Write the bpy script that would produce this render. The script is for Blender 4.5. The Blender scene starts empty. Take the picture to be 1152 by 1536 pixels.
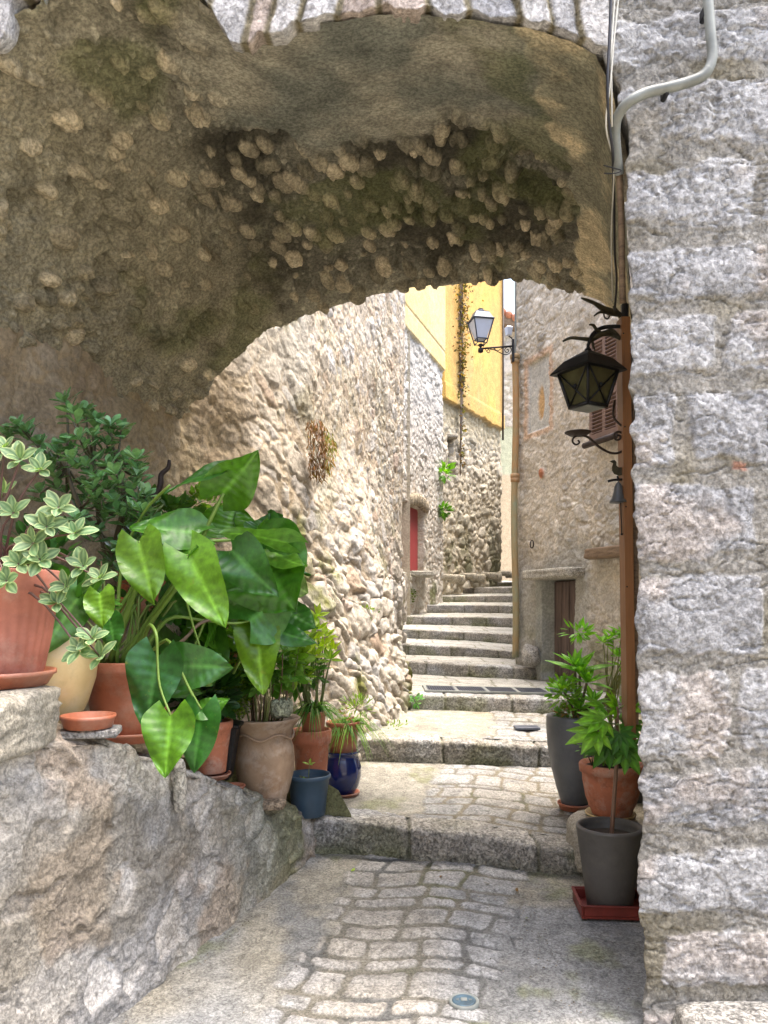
import bpy, math, random
import numpy as np
from mathutils import Vector, Matrix
random.seed(7)
rng = np.random.default_rng(11)
C = bpy.context.scene.collection
R = math.radians
F, YH, H = 1150.0, 910.0, 1.6          # focal length in photo pixels, horizon row, eye height

def W(px, py, Y):                       # world point seen at a photo position, at depth Y
    return Vector(((px - 576) / F * Y, Y, H + (YH - py) / F * Y))
def Xat(px, Y): return (px - 576) / F * Y
def Zat(py, Y): return H + (YH - py) / F * Y

# ------------------------------------------------------------------ numpy noise
def _h(ix, iy, iz, seed):
    with np.errstate(over='ignore'):
        n = (ix.astype(np.uint32) * np.uint32(374761393) + iy.astype(np.uint32) * np.uint32(668265263)
             + iz.astype(np.uint32) * np.uint32(2147483647) + np.uint32(seed * 974711 + 1013))
        n = (n ^ (n >> np.uint32(13))) * np.uint32(1274126177)
        n = (n ^ (n >> np.uint32(16))) * np.uint32(2246822519)
        n = n ^ (n >> np.uint32(15))
    return (n & np.uint32(0xFFFFFF)).astype(np.float32) / np.float32(0xFFFFFF)

def vnoise(p, sc, seed=0):
    q = (p * sc).astype(np.float32)
    i = np.floor(q).astype(np.int32); f = q - i
    f = f * f * f * (f * (f * 6 - 15) + 10)
    r = 0
    for dx in (0, 1):
        wx = f[:, 0] if dx else 1 - f[:, 0]
        for dy in (0, 1):
            wy = f[:, 1] if dy else 1 - f[:, 1]
            for dz in (0, 1):
                wz = f[:, 2] if dz else 1 - f[:, 2]
                r = r + wx * wy * wz * _h(i[:, 0] + dx, i[:, 1] + dy, i[:, 2] + dz, seed)
    return r
def fbm(p, sc, octv=4, seed=0, gain=.5):
    a, s, t = 1.0, 0, 0
    for k in range(octv):
        s = s + a * vnoise(p, sc, seed + k * 17); t += a; a *= gain; sc *= 2.07
    return s / t
def wvec(p, sc, octv, seed):
    return np.stack([fbm(p, sc, octv, seed + 5 * k) - .5 for k in range(3)], 1)
def voro(p, seed=0, jit=.9):            # p already scaled; F1, F2, id, offset from own point
    i = np.floor(p).astype(np.int32)
    N = len(p)
    d1 = np.full(N, 9., np.float32); d2 = d1.copy(); idr = np.zeros(N, np.float32)
    off = np.zeros((N, 3), np.float32)
    for dx in (-1, 0, 1):
        for dy in (-1, 0, 1):
            for dz in (-1, 0, 1):
                a, b, c = i[:, 0] + dx, i[:, 1] + dy, i[:, 2] + dz
                rx, ry, rz = _h(a, b, c, seed), _h(a, b, c, seed + 31), _h(a, b, c, seed + 67)
                ox = p[:, 0] - (a + .5 + (rx - .5) * jit); oy = p[:, 1] - (b + .5 + (ry - .5) * jit); oz = p[:, 2] - (c + .5 + (rz - .5) * jit)
                d = np.sqrt(ox * ox + oy * oy + oz * oz)
                m = d < d1
                d2 = np.where(m, d1, np.minimum(d2, d)); d1 = np.where(m, d, d1)
                idr = np.where(m, (rx * 7.13 + ry * 3.7 + rz * 5.1) % 1, idr)
                off[m, 0] = ox[m]; off[m, 1] = oy[m]; off[m, 2] = oz[m]
    return d1, d2, idr, off
def sst(a, b, x):
    t = np.clip((x - a) / (b - a), 0, 1); return t * t * (3 - 2 * t)
def mixc(a, b, t): return a * (1 - t[:, None]) + b * t[:, None]
def col(*c): return np.array(c, np.float32)[None, :]

def rubble(p, size=.16, asp=(1, 1, 1.5), warp=.05, seed=1, gap=.10, bigp=.35, bigk=2.4, rot=0.0):
    """irregular stones: returns stone mask, per-stone random, relief"""
    q = p.copy()
    if rot:
        c, s = math.cos(rot), math.sin(rot)
        y, z = q[:, 1].copy(), q[:, 2].copy(); q[:, 1] = c * y - s * z; q[:, 2] = s * y + c * z
    q = q + warp * wvec(p, 5, 3, seed) * 2
    q = q * np.array(asp, np.float32)
    d1, d2, r, o = voro(q / size, seed)
    e = d2 - d1
    prof = sst(0, gap * 2.2, e) * .82 + sst(0, .9, e) * .18
    m = sst(gap * .3, gap * 1.3, e)
    tilt = o[:, 0] * (_hr(r, 1) - .5) + o[:, 1] * (_hr(r, 2) - .5) + o[:, 2] * (_hr(r, 3) - .5)
    rel = prof * (.45 + .55 * r) + tilt * .6 * m
    if bigp > 0:
        D1, D2, R2, O2 = voro(q / (size * bigk), seed + 200)
        E = (D2 - D1)
        on = (R2 < bigp)
        bm = sst(.12, .2, E) * on
        prof2 = sst(.1, .3, E)
        t2 = O2[:, 0] * (_hr(R2, 4) - .5) + O2[:, 1] * (_hr(R2, 5) - .5) + O2[:, 2] * (_hr(R2, 6) - .5)
        rel2 = prof2 * (.9 + .6 * _hr(R2, 7)) + t2 * .9
        around = on * sst(.02, .12, E) * (1 - bm)
        rel = rel * (1 - bm) * (1 - around * .8) + rel2 * bm
        m = m * (1 - bm) * (1 - around) + bm
        r = np.where(bm > .5, _hr(R2, 8), r)
    return m, r, rel
def _hr(r, k): return (np.abs(np.sin(r * 91.7 * (k + 1.3) + k * 12.9)) * 43758.5453) % 1

def blocks(u, v, rows, seed, wmin, wmax, gap, rnd=.02, p=None):
    """coursed blocks: rows = row boundaries along v; mask, random id, local coords"""
    rows = np.asarray(rows, np.float32)
    i = np.clip(np.searchsorted(rows, v) - 1, 0, len(rows) - 2)
    m = np.zeros(len(u), np.float32); rid = np.zeros(len(u), np.float32); dd = np.zeros(len(u), np.float32)
    rs = np.random.default_rng(seed)
    lo, hi = u.min() - 2, u.max() + 2
    for k in range(len(rows) - 1):
        s = i == k
        edges = [lo - rs.uniform(0, wmax)]
        while edges[-1] < hi: edges.append(edges[-1] + rs.uniform(wmin, wmax))
        edges = np.array(edges, np.float32)
        ids = rs.random(len(edges)).astype(np.float32)
        sh = rs.uniform(-.5, .5, len(edges)).astype(np.float32)
        if not s.any(): continue
        us, vs = u[s], v[s]
        j = np.clip(np.searchsorted(edges, us) - 1, 0, len(edges) - 2)
        w = (edges[j + 1] - edges[j]) / 2; h = (rows[k + 1] - rows[k]) / 2
        cx = (edges[j + 1] + edges[j]) / 2; cy = (rows[k + 1] + rows[k]) / 2
        ax = np.abs(us - cx) - (w - gap / 2 - rnd); ay = np.abs(vs - cy + sh[j] * gap * .5) - (h - gap / 2 - rnd - np.abs(sh[j]) * gap * .4)
        sd = np.sqrt(np.maximum(ax, 0) ** 2 + np.maximum(ay, 0) ** 2) + np.minimum(np.maximum(ax, ay), 0) - rnd
        dd[s] = -sd; rid[s] = ids[j]
    return dd, rid

# ------------------------------------------------------------------ objects
def finish(o, label=None, cat=None, group=None, kind=None):
    if label: o['label'] = label
    if cat: o['category'] = cat
    if group: o['group'] = group
    if kind: o['kind'] = kind
    return o
def thing(name, label, cat, loc=(0, 0, 0), group=None):
    o = bpy.data.objects.new(name, None); C.objects.link(o); o.location = loc
    o.empty_display_size = .1
    return finish(o, label, cat, group)
def wloc(o):
    v = Vector((0, 0, 0))
    while o is not None:
        v += Vector(o.location); o = o.parent
    return v
def mkobj(name, verts, faces, mat, parent=None, colors=None, smooth=True, fac=None):
    me = bpy.data.meshes.new(name)
    verts = np.asarray(verts, np.float32).reshape(-1, 3)
    if parent is not None: verts = verts - np.array(wloc(parent), np.float32)
    if isinstance(faces, np.ndarray):
        nf = len(faces)
        me.vertices.add(len(verts)); me.vertices.foreach_set('co', verts.ravel())
        me.loops.add(nf * 4); me.loops.foreach_set('vertex_index', faces.astype(np.int32).ravel())
        me.polygons.add(nf); me.polygons.foreach_set('loop_start', np.arange(0, nf * 4, 4, dtype=np.int32))
        me.polygons.foreach_set('loop_total', np.full(nf, 4, np.int32))
        me.update(calc_edges=True)
    else:
        me.from_pydata([tuple(map(float, v)) for v in verts], [], faces); me.update()
    me.validate()
    me.polygons.foreach_set('use_smooth', np.full(len(me.polygons), smooth))
    if colors is not None:
        a = me.attributes.new('Col', 'FLOAT_COLOR', 'POINT')
        c = np.ones((len(verts), 4), np.float32); c[:, :3] = colors
        a.data.foreach_set('color', c.ravel())
    if mat: me.materials.append(mat)
    o = bpy.data.objects.new(name, me); C.objects.link(o)
    if parent is not None: o.parent = parent
    return o

def sheet(name, P, fun, mat, parent=None, skirt=.3, flip=False, back=None):
    """grid of base points P[nu,nv,3], relief along its normals, colour per point, and a returned rim of depth skirt"""
    P = np.asarray(P, np.float32); nu, nv = P.shape[:2]
    du = np.gradient(P, axis=0); dv = np.gradient(P, axis=1)
    n = np.cross(du, dv); n /= np.linalg.norm(n, axis=2, keepdims=True) + 1e-9
    if flip: n = -n
    flat = P.reshape(-1, 3)
    h, c = fun(flat)
    V = flat + n.reshape(-1, 3) * h[:, None]
    c = np.broadcast_to(c, (len(V), 3)).copy()
    idx = np.arange(nu * nv).reshape(nu, nv)
    fs = np.stack([idx[:-1, :-1], idx[1:, :-1], idx[1:, 1:], idx[:-1, 1:]], -1).reshape(-1, 4)
    if flip: fs = fs[:, ::-1]
    if skirt:
        ring = np.concatenate([idx[:, 0], idx[-1, 1:], idx[::-1, -1][1:], idx[0, ::-1][1:]])
        bk = -n.reshape(-1, 3)[ring] * skirt if back is None else np.array(back, np.float32)[None, :] * skirt
        B = flat[ring] + bk
        b0 = len(V); V = np.concatenate([V, B]); c = np.concatenate([c, c[ring]])
        k = np.arange(len(ring) - 1)
        sf = np.stack([ring[k], b0 + k, b0 + k + 1, ring[k + 1]], -1)
        if flip: sf = sf[:, ::-1]
        fs = np.concatenate([fs, sf])
    return mkobj(name, V, fs, mat, parent, np.clip(c, 0, 1))

class MB:
    def __init__(s): s.v = []; s.f = []; s.c = []
    def add(s, vs, fs, c=(1, 1, 1)):
        b = len(s.v); s.v += [tuple(x) for x in vs]; s.f += [tuple(i + b for i in f) for f in fs]
        if isinstance(c, list): s.c += c
        else: s.c += [c] * len(vs)
    def build(s, name, mat, parent=None, smooth=True):
        return mkobj(name, s.v, s.f, mat, parent, np.array(s.c, np.float32), smooth)
    def box(s, c, size, rot=None, bev=.0):
        c = Vector(c); x, y, z = [k / 2 for k in size]; b = min(bev, x * .9, y * .9, z * .9)
        M = rot or Matrix.Identity(3)
        if b <= 0:
            vs = [c + M @ Vector((sx * x, sy * y, sz * z)) for sz in (-1, 1) for sx, sy in ((-1, -1), (1, -1), (1, 1), (-1, 1))]
            s.add(vs, [(0, 3, 2, 1), (4, 5, 6, 7), (0, 1, 5, 4), (1, 2, 6, 5), (2, 3, 7, 6), (3, 0, 4, 7)])
        else:
            rings = [(-z, b), (-z + b, 0), (z - b, 0), (z, b)]
            vs = []
            for zz, ins in rings:
                X, Y = x - ins, y - ins; k = b if ins == 0 else b * .4
                for px, py in ((-X + k, -Y), (X - k, -Y), (X, -Y + k), (X, Y - k), (X - k, Y), (-X + k, Y), (-X, Y - k), (-X, -Y + k)):
                    vs.append(c + M @ Vector((px, py, zz)))
            fs = [tuple(range(7, -1, -1)), tuple(range(24, 32))]
            for r in range(3):
                for k in range(8):
                    fs.append((r * 8 + k, r * 8 + (k + 1) % 8, r * 8 + 8 + (k + 1) % 8, r * 8 + 8 + k))
            s.add(vs, fs)
        return s
    def tube(s, pts, r, n=8, c=(1, 1, 1), sm=4, cap=True):
        pts = [Vector(p) for p in pts]
        rr = r if isinstance(r, (list, tuple)) else [r] * len(pts)
        if sm > 1 and len(pts) > 2:
            q, qr = [], []
            for i in range(len(pts) - 1):
                p0, p1, p2, p3 = pts[max(i - 1, 0)], pts[i], pts[i + 1], pts[min(i + 2, len(pts) - 1)]
                for k in range(sm):
                    t = k / sm
                    q.append(.5 * ((2 * p1) + (p2 - p0) * t + (2 * p0 - 5 * p1 + 4 * p2 - p3) * t * t + (3 * p1 - p0 - 3 * p2 + p3) * t ** 3))
                    qr.append(rr[i] * (1 - t) + rr[i + 1] * t)
            q.append(pts[-1]); qr.append(rr[-1]); pts, rr = q, qr
        vs, fs = [], []
        up = Vector((.31, .17, .93))
        for i, p in enumerate(pts):
            d = (pts[min(i + 1, len(pts) - 1)] - pts[max(i - 1, 0)])
            if d.length < 1e-7: d = Vector((0, 0, 1))
            d.normalize(); a = d.cross(up)
            if a.length < .05: a = d.cross(Vector((1, 0, 0)))
            a.normalize(); up2 = a.cross(d); b = d.cross(a)
            up = up2 if up2.length > .1 else up
            for k in range(n):
                t = 2 * math.pi * k / n
                vs.append(p + a * math.cos(t) * rr[i] + b * math.sin(t) * rr[i])
        for i in range(len(pts) - 1):
            for k in range(n):
                fs.append((i * n + k, i * n + (k + 1) % n, (i + 1) * n + (k + 1) % n, (i + 1) * n + k))
        if cap:
            fs.append(tuple(range(n - 1, -1, -1))); fs.append(tuple(len(vs) - n + k for k in range(n)))
        s.add(vs, fs, c); return s
    def lathe(s, prof, c, n=48, ribs=0, rib=.0, rz=None, wob=0, col_=None, sq=0, rot=0, ax=None):
        c = Vector(c); vs, fs, cs = [], [], []
        for i, (r, z) in enumerate(prof):
            for k in range(n):
                t = 2 * math.pi * k / n
                rr = r
                if ribs and rz and rz[0] <= z <= rz[1]: rr += rib * (.5 + .5 * math.cos(t * ribs))
                if wob: rr *= 1 + wob * math.sin(3 * t + z * 9) + wob * .6 * math.sin(5 * t + 1)
                if sq: rr = rr / (abs(math.cos(t)) ** sq + abs(math.sin(t)) ** sq) ** (1 / sq)
                v = Vector((rr * math.cos(t + rot), rr * math.sin(t + rot), z))
                if ax: v = ax @ v
                vs.append(c + v)
                cs.append(col_(t, z, i) if col_ else (1, 1, 1))
        m = len(prof)
        for i in range(m - 1):
            for k in range(n):
                fs.append((i * n + k, i * n + (k + 1) % n, (i + 1) * n + (k + 1) % n, (i + 1) * n + k))
        fs.append(tuple(range(n - 1, -1, -1))); fs.append(tuple((m - 1) * n + k for k in range(n)))
        s.add(vs, fs, cs); return s

# ------------------------------------------------------------------ materials
def nmat(name):
    m = bpy.data.materials.new(name); m.use_nodes = True
    nt = m.node_tree; b = nt.nodes['Principled BSDF']
    return m, nt, b
def nd(nt, t, **k):
    n = nt.nodes.new(t)
    for a, v in k.items():
        if a.startswith('i_'): n.inputs[a[2:].replace('_', ' ')].default_value = v
        else: setattr(n, a, v)
    return n
def stone_mat(name, rough=.88, var=.35, sc=9, bump=.5, fine=60, speck=.25, spec=.25, dist=.012, stain=None, crack=.38):
    m, nt, b = nmat(name); L = nt.links.new
    at = nd(nt, 'ShaderNodeAttribute', attribute_name='Col')
    tc = nd(nt, 'ShaderNodeTexCoord')
    n1 = nd(nt, 'ShaderNodeTexNoise', i_Scale=sc, i_Detail=6.0, i_Roughness=.62); L(tc.outputs['Object'], n1.inputs['Vector'])
    n2 = nd(nt, 'ShaderNodeTexNoise', i_Scale=fine, i_Detail=5.0, i_Roughness=.7); L(tc.outputs['Object'], n2.inputs['Vector'])
    n3 = nd(nt, 'ShaderNodeTexVoronoi', i_Scale=fine * .8); L(tc.outputs['Object'], n3.inputs['Vector'])
    mr = nd(nt, 'ShaderNodeMapRange'); mr.inputs['From Min'].default_value = .3; mr.inputs['From Max'].default_value = .7
    mr.inputs['To Min'].default_value = 1 - var; mr.inputs['To Max'].default_value = 1 + var * .8
    L(n1.outputs['Fac'], mr.inputs['Value'])
    mr2 = nd(nt, 'ShaderNodeMapRange'); mr2.inputs['From Min'].default_value = .41; mr2.inputs['From Max'].default_value = .59
    mr2.inputs['To Min'].default_value = 1 - speck; mr2.inputs['To Max'].default_value = 1 + speck * .7
    L(n2.outputs['Fac'], mr2.inputs['Value'])
    mu = nd(nt, 'ShaderNodeMath', operation='MULTIPLY'); L(mr.outputs[0], mu.inputs[0]); L(mr2.outputs[0], mu.inputs[1])
    ck = nd(nt, 'ShaderNodeTexNoise', i_Scale=sc * 1.7, i_Detail=7.0, i_Roughness=.66, i_Distortion=.6); L(tc.outputs['Object'], ck.inputs['Vector'])
    c1 = nd(nt, 'ShaderNodeMath', operation='SUBTRACT'); c1.inputs[1].default_value = .5; L(ck.outputs['Fac'], c1.inputs[0])
    c2 = nd(nt, 'ShaderNodeMath', operation='ABSOLUTE'); L(c1.outputs[0], c2.inputs[0])
    c3 = nd(nt, 'ShaderNodeMapRange'); c3.inputs['From Min'].default_value = .0; c3.inputs['From Max'].default_value = .022; c3.inputs['To Min'].default_value = 1 - crack; L(c2.outputs[0], c3.inputs['Value'])
    mu2 = nd(nt, 'ShaderNodeMath', operation='MULTIPLY'); L(mu.outputs[0], mu2.inputs[0]); L(c3.outputs[0], mu2.inputs[1]); mu = mu2
    vm = nd(nt, 'ShaderNodeVectorMath', operation='SCALE'); L(at.outputs['Color'], vm.inputs[0]); L(mu.outputs[0], vm.inputs['Scale'])
    src = vm.outputs[0]
    if stain:
        n4 = nd(nt, 'ShaderNodeTexNoise', i_Scale=stain[1], i_Detail=4.0, i_Roughness=.6); L(tc.outputs['Object'], n4.inputs['Vector'])
        rp = nd(nt, 'ShaderNodeMapRange'); rp.inputs['From Min'].default_value = stain[2]; rp.inputs['From Max'].default_value = stain[2] + .12
        rp.inputs['To Max'].default_value = stain[3]; L(n4.outputs['Fac'], rp.inputs['Value'])
        mx = nd(nt, 'ShaderNodeMix', data_type='RGBA'); L(rp.outputs[0], mx.inputs['Factor']); L(src, mx.inputs[6]); mx.inputs[7].default_value = (*stain[0], 1)
        src = mx.outputs[2]
    L(src, b.inputs['Base Color'])
    b.inputs['Roughness'].default_value = rough; b.inputs['Specular IOR Level'].default_value = spec
    ad = nd(nt, 'ShaderNodeMath', operation='ADD'); L(n2.outputs['Fac'], ad.inputs[0])
    m3 = nd(nt, 'ShaderNodeMath', operation='MULTIPLY'); m3.inputs[1].default_value = .35; L(n3.outputs['Distance'], m3.inputs[0]); L(m3.outputs[0], ad.inputs[1])
    m4 = nd(nt, 'ShaderNodeMath', operation='MULTIPLY_ADD'); m4.inputs[1].default_value = 1.2; L(n1.outputs['Fac'], m4.inputs[0]); L(ad.outputs[0], m4.inputs[2])
    bp = nd(nt, 'ShaderNodeBump', i_Strength=bump, i_Distance=dist); m5 = nd(nt, 'ShaderNodeMath', operation='MULTIPLY_ADD'); m5.inputs[1].default_value = .9 * (crack > 0); L(c3.outputs[0], m5.inputs[0]); L(m4.outputs[0], m5.inputs[2]); L(m5.outputs[0], bp.inputs['Height'])
    L(bp.outputs[0], b.inputs['Normal'])
    return m
def plain(name, c, rough=.5, metal=0, bump=0, sc=30, var=.15, spec=.5, c2=None, usecol=False, streak=False, coat=0, bloom=0, bc=(.52, .45, .38)):
    m, nt, b = nmat(name); L = nt.links.new
    tc = nd(nt, 'ShaderNodeTexCoord'); vec = tc.outputs['Object']
    if streak:
        mp = nd(nt, 'ShaderNodeMapping'); mp.inputs['Scale'].default_value = streak; L(vec, mp.inputs['Vector']); vec = mp.outputs[0]
    n1 = nd(nt, 'ShaderNodeTexNoise', i_Scale=sc, i_Detail=5.0, i_Roughness=.65); L(vec, n1.inputs['Vector'])
    n0 = nd(nt, 'ShaderNodeTexNoise', i_Scale=sc * .2, i_Detail=3.0); L(vec, n0.inputs['Vector'])
    cr = nd(nt, 'ShaderNodeMix', data_type='RGBA')
    d = c2 or tuple(x * (1 - 2 * var) for x in c)
    cr.inputs[6].default_value = (*c, 1); cr.inputs[7].default_value = (*d, 1)
    mm = nd(nt, 'ShaderNodeMath', operation='MULTIPLY'); L(n1.outputs['Fac'], mm.inputs[0]); L(n0.outputs['Fac'], mm.inputs[1])
    mr = nd(nt, 'ShaderNodeMapRange'); mr.inputs['From Min'].default_value = .15; mr.inputs['From Max'].default_value = .38; L(mm.outputs[0], mr.inputs['Value'])
    L(mr.outputs[0], cr.inputs['Factor'])
    src = cr.outputs[2]
    if bloom:
        nb = nd(nt, 'ShaderNodeTexNoise', i_Scale=7.0, i_Detail=7.0, i_Roughness=.7); L(tc.outputs['Object'], nb.inputs['Vector'])
        mb_ = nd(nt, 'ShaderNodeMapRange'); mb_.inputs['From Min'].default_value = .5; mb_.inputs['From Max'].default_value = .68; mb_.inputs['To Max'].default_value = bloom; L(nb.outputs['Fac'], mb_.inputs['Value'])
        xb = nd(nt, 'ShaderNodeMix', data_type='RGBA'); L(mb_.outputs[0], xb.inputs['Factor']); L(src, xb.inputs[6]); xb.inputs[7].default_value = (*bc, 1)
        nb2 = nd(nt, 'ShaderNodeTexNoise', i_Scale=4.0, i_Detail=8.0, i_Roughness=.75); L(tc.outputs['Generated'], nb2.inputs['Vector'])
        mb2 = nd(nt, 'ShaderNodeMapRange'); mb2.inputs['From Min'].default_value = .52; mb2.inputs['From Max'].default_value = .7; mb2.inputs['To Max'].default_value = bloom * 1.2; L(nb2.outputs['Fac'], mb2.inputs['Value'])
        xc_ = nd(nt, 'ShaderNodeMix', data_type='RGBA'); L(mb2.outputs[0], xc_.inputs['Factor']); L(xb.outputs[2], xc_.inputs[6]); xc_.inputs[7].default_value = tuple(x * .3 for x in c) + (1,)
        src = xc_.outputs[2]
    if usecol:
        at = nd(nt, 'ShaderNodeAttribute', attribute_name='Col')
        mx = nd(nt, 'ShaderNodeMix', data_type='RGBA', blend_type='MULTIPLY'); mx.inputs['Factor'].default_value = 1
        L(src, mx.inputs[6]); L(at.outputs['Color'], mx.inputs[7]); src = mx.outputs[2]
    L(src, b.inputs['Base Color'])
    b.inputs['Roughness'].default_value = rough; b.inputs['Metallic'].default_value = metal; b.inputs['Specular IOR Level'].default_value = spec
    b.inputs['Coat Weight'].default_value = coat
    if bump:
        bp = nd(nt, 'ShaderNodeBump', i_Strength=bump, i_Distance=.004); L(n1.outputs['Fac'], bp.inputs['Height']); L(bp.outputs[0], b.inputs['Normal'])
    return m
def leaf_mat(name, rough=.35, trans=.35, tint=(1.08, 1.04, .62)):
    m, nt, b = nmat(name); L = nt.links.new
    at = nd(nt, 'ShaderNodeAttribute', attribute_name='Col')
    tc = nd(nt, 'ShaderNodeTexCoord')
    n1 = nd(nt, 'ShaderNodeTexNoise', i_Scale=35.0, i_Detail=4.0); L(tc.outputs['Object'], n1.inputs['Vector'])
    mr = nd(nt, 'ShaderNodeMapRange'); mr.inputs['From Min'].default_value = .3; mr.inputs['From Max'].default_value = .7
    mr.inputs['To Min'].default_value = .72; mr.inputs['To Max'].default_value = 1.25; L(n1.outputs['Fac'], mr.inputs['Value'])
    vm = nd(nt, 'ShaderNodeVectorMath', operation='SCALE'); L(at.outputs['Color'], vm.inputs[0]); L(mr.outputs[0], vm.inputs['Scale'])
    ns_ = nd(nt, 'ShaderNodeTexNoise', i_Scale=16.0, i_Detail=6.0, i_Roughness=.7); L(tc.outputs['Object'], ns_.inputs['Vector'])
    ms_ = nd(nt, 'ShaderNodeMapRange'); ms_.inputs['From Min'].default_value = .62; ms_.inputs['From Max'].default_value = .72; ms_.inputs['To Max'].default_value = .6; L(ns_.outputs['Fac'], ms_.inputs['Value'])
    xs_ = nd(nt, 'ShaderNodeMix', data_type='RGBA'); L(ms_.outputs[0], xs_.inputs['Factor']); L(vm.outputs[0], xs_.inputs[6]); xs_.inputs[7].default_value = (.20, .24, .05, 1)
    tt = nd(nt, 'ShaderNodeVectorMath', operation='MULTIPLY'); L(xs_.outputs[2], tt.inputs[0]); tt.inputs[1].default_value = tint; vm = tt
    rr_ = nd(nt, 'ShaderNodeMapRange'); rr_.inputs['To Min'].default_value = rough * .7; rr_.inputs['To Max'].default_value = rough * 1.7; L(ns_.outputs['Fac'], rr_.inputs['Value']); L(rr_.outputs[0], b.inputs['Roughness'])
    L(vm.outputs[0], b.inputs['Base Color']); b.inputs['Specular IOR Level'].default_value = .5
    bp = nd(nt, 'ShaderNodeBump', i_Strength=.25, i_Distance=.004); L(n1.outputs['Fac'], bp.inputs['Height']); L(bp.outputs[0], b.inputs['Normal'])
    tr = nd(nt, 'ShaderNodeBsdfTranslucent')
    tm = nd(nt, 'ShaderNodeVectorMath', operation='MULTIPLY'); L(vm.outputs[0], tm.inputs[0]); tm.inputs[1].default_value = (1.5, 1.7, .5)
    L(tm.outputs[0], tr.inputs['Color'])
    ms = nd(nt, 'ShaderNodeMixShader'); ms.inputs[0].default_value = trans
    out = nt.nodes['Material Output']; L(b.outputs[0], ms.inputs[1]); L(tr.outputs[0], ms.inputs[2]); L(ms.outputs[0], out.inputs['Surface'])
    return m

M = {}
M['pier'] = stone_mat('limestone_blocks', var=.22, sc=12, bump=.8, fine=60, speck=.28, dist=.012, crack=.28)
M['ret'] = stone_mat('mortared_rubble', var=.26, sc=9, bump=.8, fine=75, speck=.28, dist=.010, crack=.25)
M['vault'] = stone_mat('vault_rubble', var=.35, sc=7, bump=.6, fine=60, speck=.35, dist=.010, crack=.12)
M['rub'] = stone_mat('house_rubble', var=.2, sc=6, bump=.7, fine=34, speck=.18, dist=.016, crack=.15)
M['plaster'] = stone_mat('ochre_plaster', var=.16, sc=2.2, bump=.35, fine=14, speck=.1, dist=.02, crack=.12)
M['path'] = stone_mat('path_stone', var=.25, sc=9, bump=.7, fine=80, speck=.3, dist=.006)
M['kerb'] = stone_mat('kerb_limestone', var=.3, sc=12, bump=1.0, fine=60, speck=.4, dist=.012)
M['terra'] = plain('terracotta', (.50, .17, .085), .75, sc=22, bump=.25, var=.16, c2=(.36, .13, .075), usecol=True, bloom=.55)
M['terra_plastic'] = plain('terracotta_plastic', (.42, .135, .07), .42, sc=30, bump=.05, var=.1, usecol=True, bloom=.22)
M['pink_terra'] = plain('pinkish_terracotta', (.42, .15, .10), .6, sc=24, bump=.1, var=.12, usecol=True, bloom=.3)
M['cream'] = plain('cream_glaze', (.62, .48, .24), .35, sc=10, var=.12, c2=(.5, .36, .16), usecol=True, bloom=.25)
M['urn'] = plain('weathered_clay', (.34, .235, .15), .8, sc=16, bump=.3, c2=(.24, .15, .09), usecol=True, bloom=.5)
M['cobalt'] = plain('cobalt_glaze', (.006, .018, .12), .12, sc=14, var=.2, coat=.6, usecol=True)
M['slate'] = plain('slate_blue_plastic', (.045, .085, .13), .45, sc=30, var=.1, usecol=True)
M['greypot'] = plain('grey_stone_glaze', (.12, .125, .13), .45, sc=14, bump=.1, c2=(.07, .075, .08), usecol=True, bloom=.25, bc=(.25, .25, .24))
M['darkpot'] = plain('dark_taupe_resin', (.095, .088, .08), .5, sc=25, var=.1, usecol=True, bloom=.22, bc=(.2, .18, .15))
M['redplastic'] = plain('red_plastic', (.19, .028, .018), .45, sc=25, var=.15, usecol=True)
M['soil'] = plain('soil', (.05, .032, .02), .95, sc=60, bump=1.0, c2=(.015, .01, .008))
M['iron'] = plain('black_iron', (.012, .012, .014), .5, metal=.3, sc=50, bump=.2, var=.2)
M['rustiron'] = plain('brown_iron', (.05, .032, .024), .6, metal=.3, sc=50, bump=.25, var=.3)
M['bronze'] = plain('olive_metal', (.07, .062, .035), .55, metal=.3, sc=40, bump=.2, var=.3)
M['lampblue'] = plain('blue_black_metal', (.035, .05, .085), .4, metal=.2, sc=30, var=.2)
M['glass'] = plain('frosted_glass', (.52, .57, .68), .25, sc=6, var=.08)
M['amber'] = plain('amber_lantern_glass', (.085, .08, .035), .25, sc=14, var=.25)
M['post'] = plain('brown_painted_wood', (.27, .12, .045), .55, sc=18, bump=.25, streak=(6, 6, .4), var=.14)
M['doorred'] = plain('red_paint', (.34, .045, .05), .5, sc=20, var=.15, streak=(6, 6, .5))
M['doorwood'] = plain('old_grey_brown_wood', (.17, .12, .10), .8, sc=25, bump=.6, streak=(8, 8, .3), c2=(.06, .04, .035))
M['shutter'] = plain('mauve_brown_paint', (.19, .115, .085), .6, sc=20, var=.15)
M['timber'] = plain('weathered_timber', (.22, .15, .09), .8, sc=20, bump=.6, streak=(2, 2, 12), c2=(.1, .065, .04))
M['pipe'] = plain('clay_brown_pipe_paint', (.40, .20, .08), .6, sc=6, bump=.1, c2=(.30, .25, .14), usecol=True)
M['conduit'] = plain('grey_conduit', (.27, .285, .26), .5, sc=10, var=.2)
M['blackcable'] = plain('black_cable', (.012, .012, .016), .5)
M['whitecable'] = plain('white_cable', (.6, .58, .5), .5)
M['grate'] = plain('dark_steel', (.10, .11, .14), .5, metal=.4, sc=20)
M['bluecover'] = plain('blue_grey_cast_iron', (.10, .17, .22), .5, metal=.3, sc=30, bump=.2, c2=(.07, .10, .12))
M['roof'] = plain('roof_tile', (.50, .20, .11), .8, sc=10, var=.15)
M['leaf'] = leaf_mat('glossy_leaf', .28, .3)
M['leafm'] = leaf_mat('soft_leaf', .45, .38, (1.25, 1.2, .8))
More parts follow.
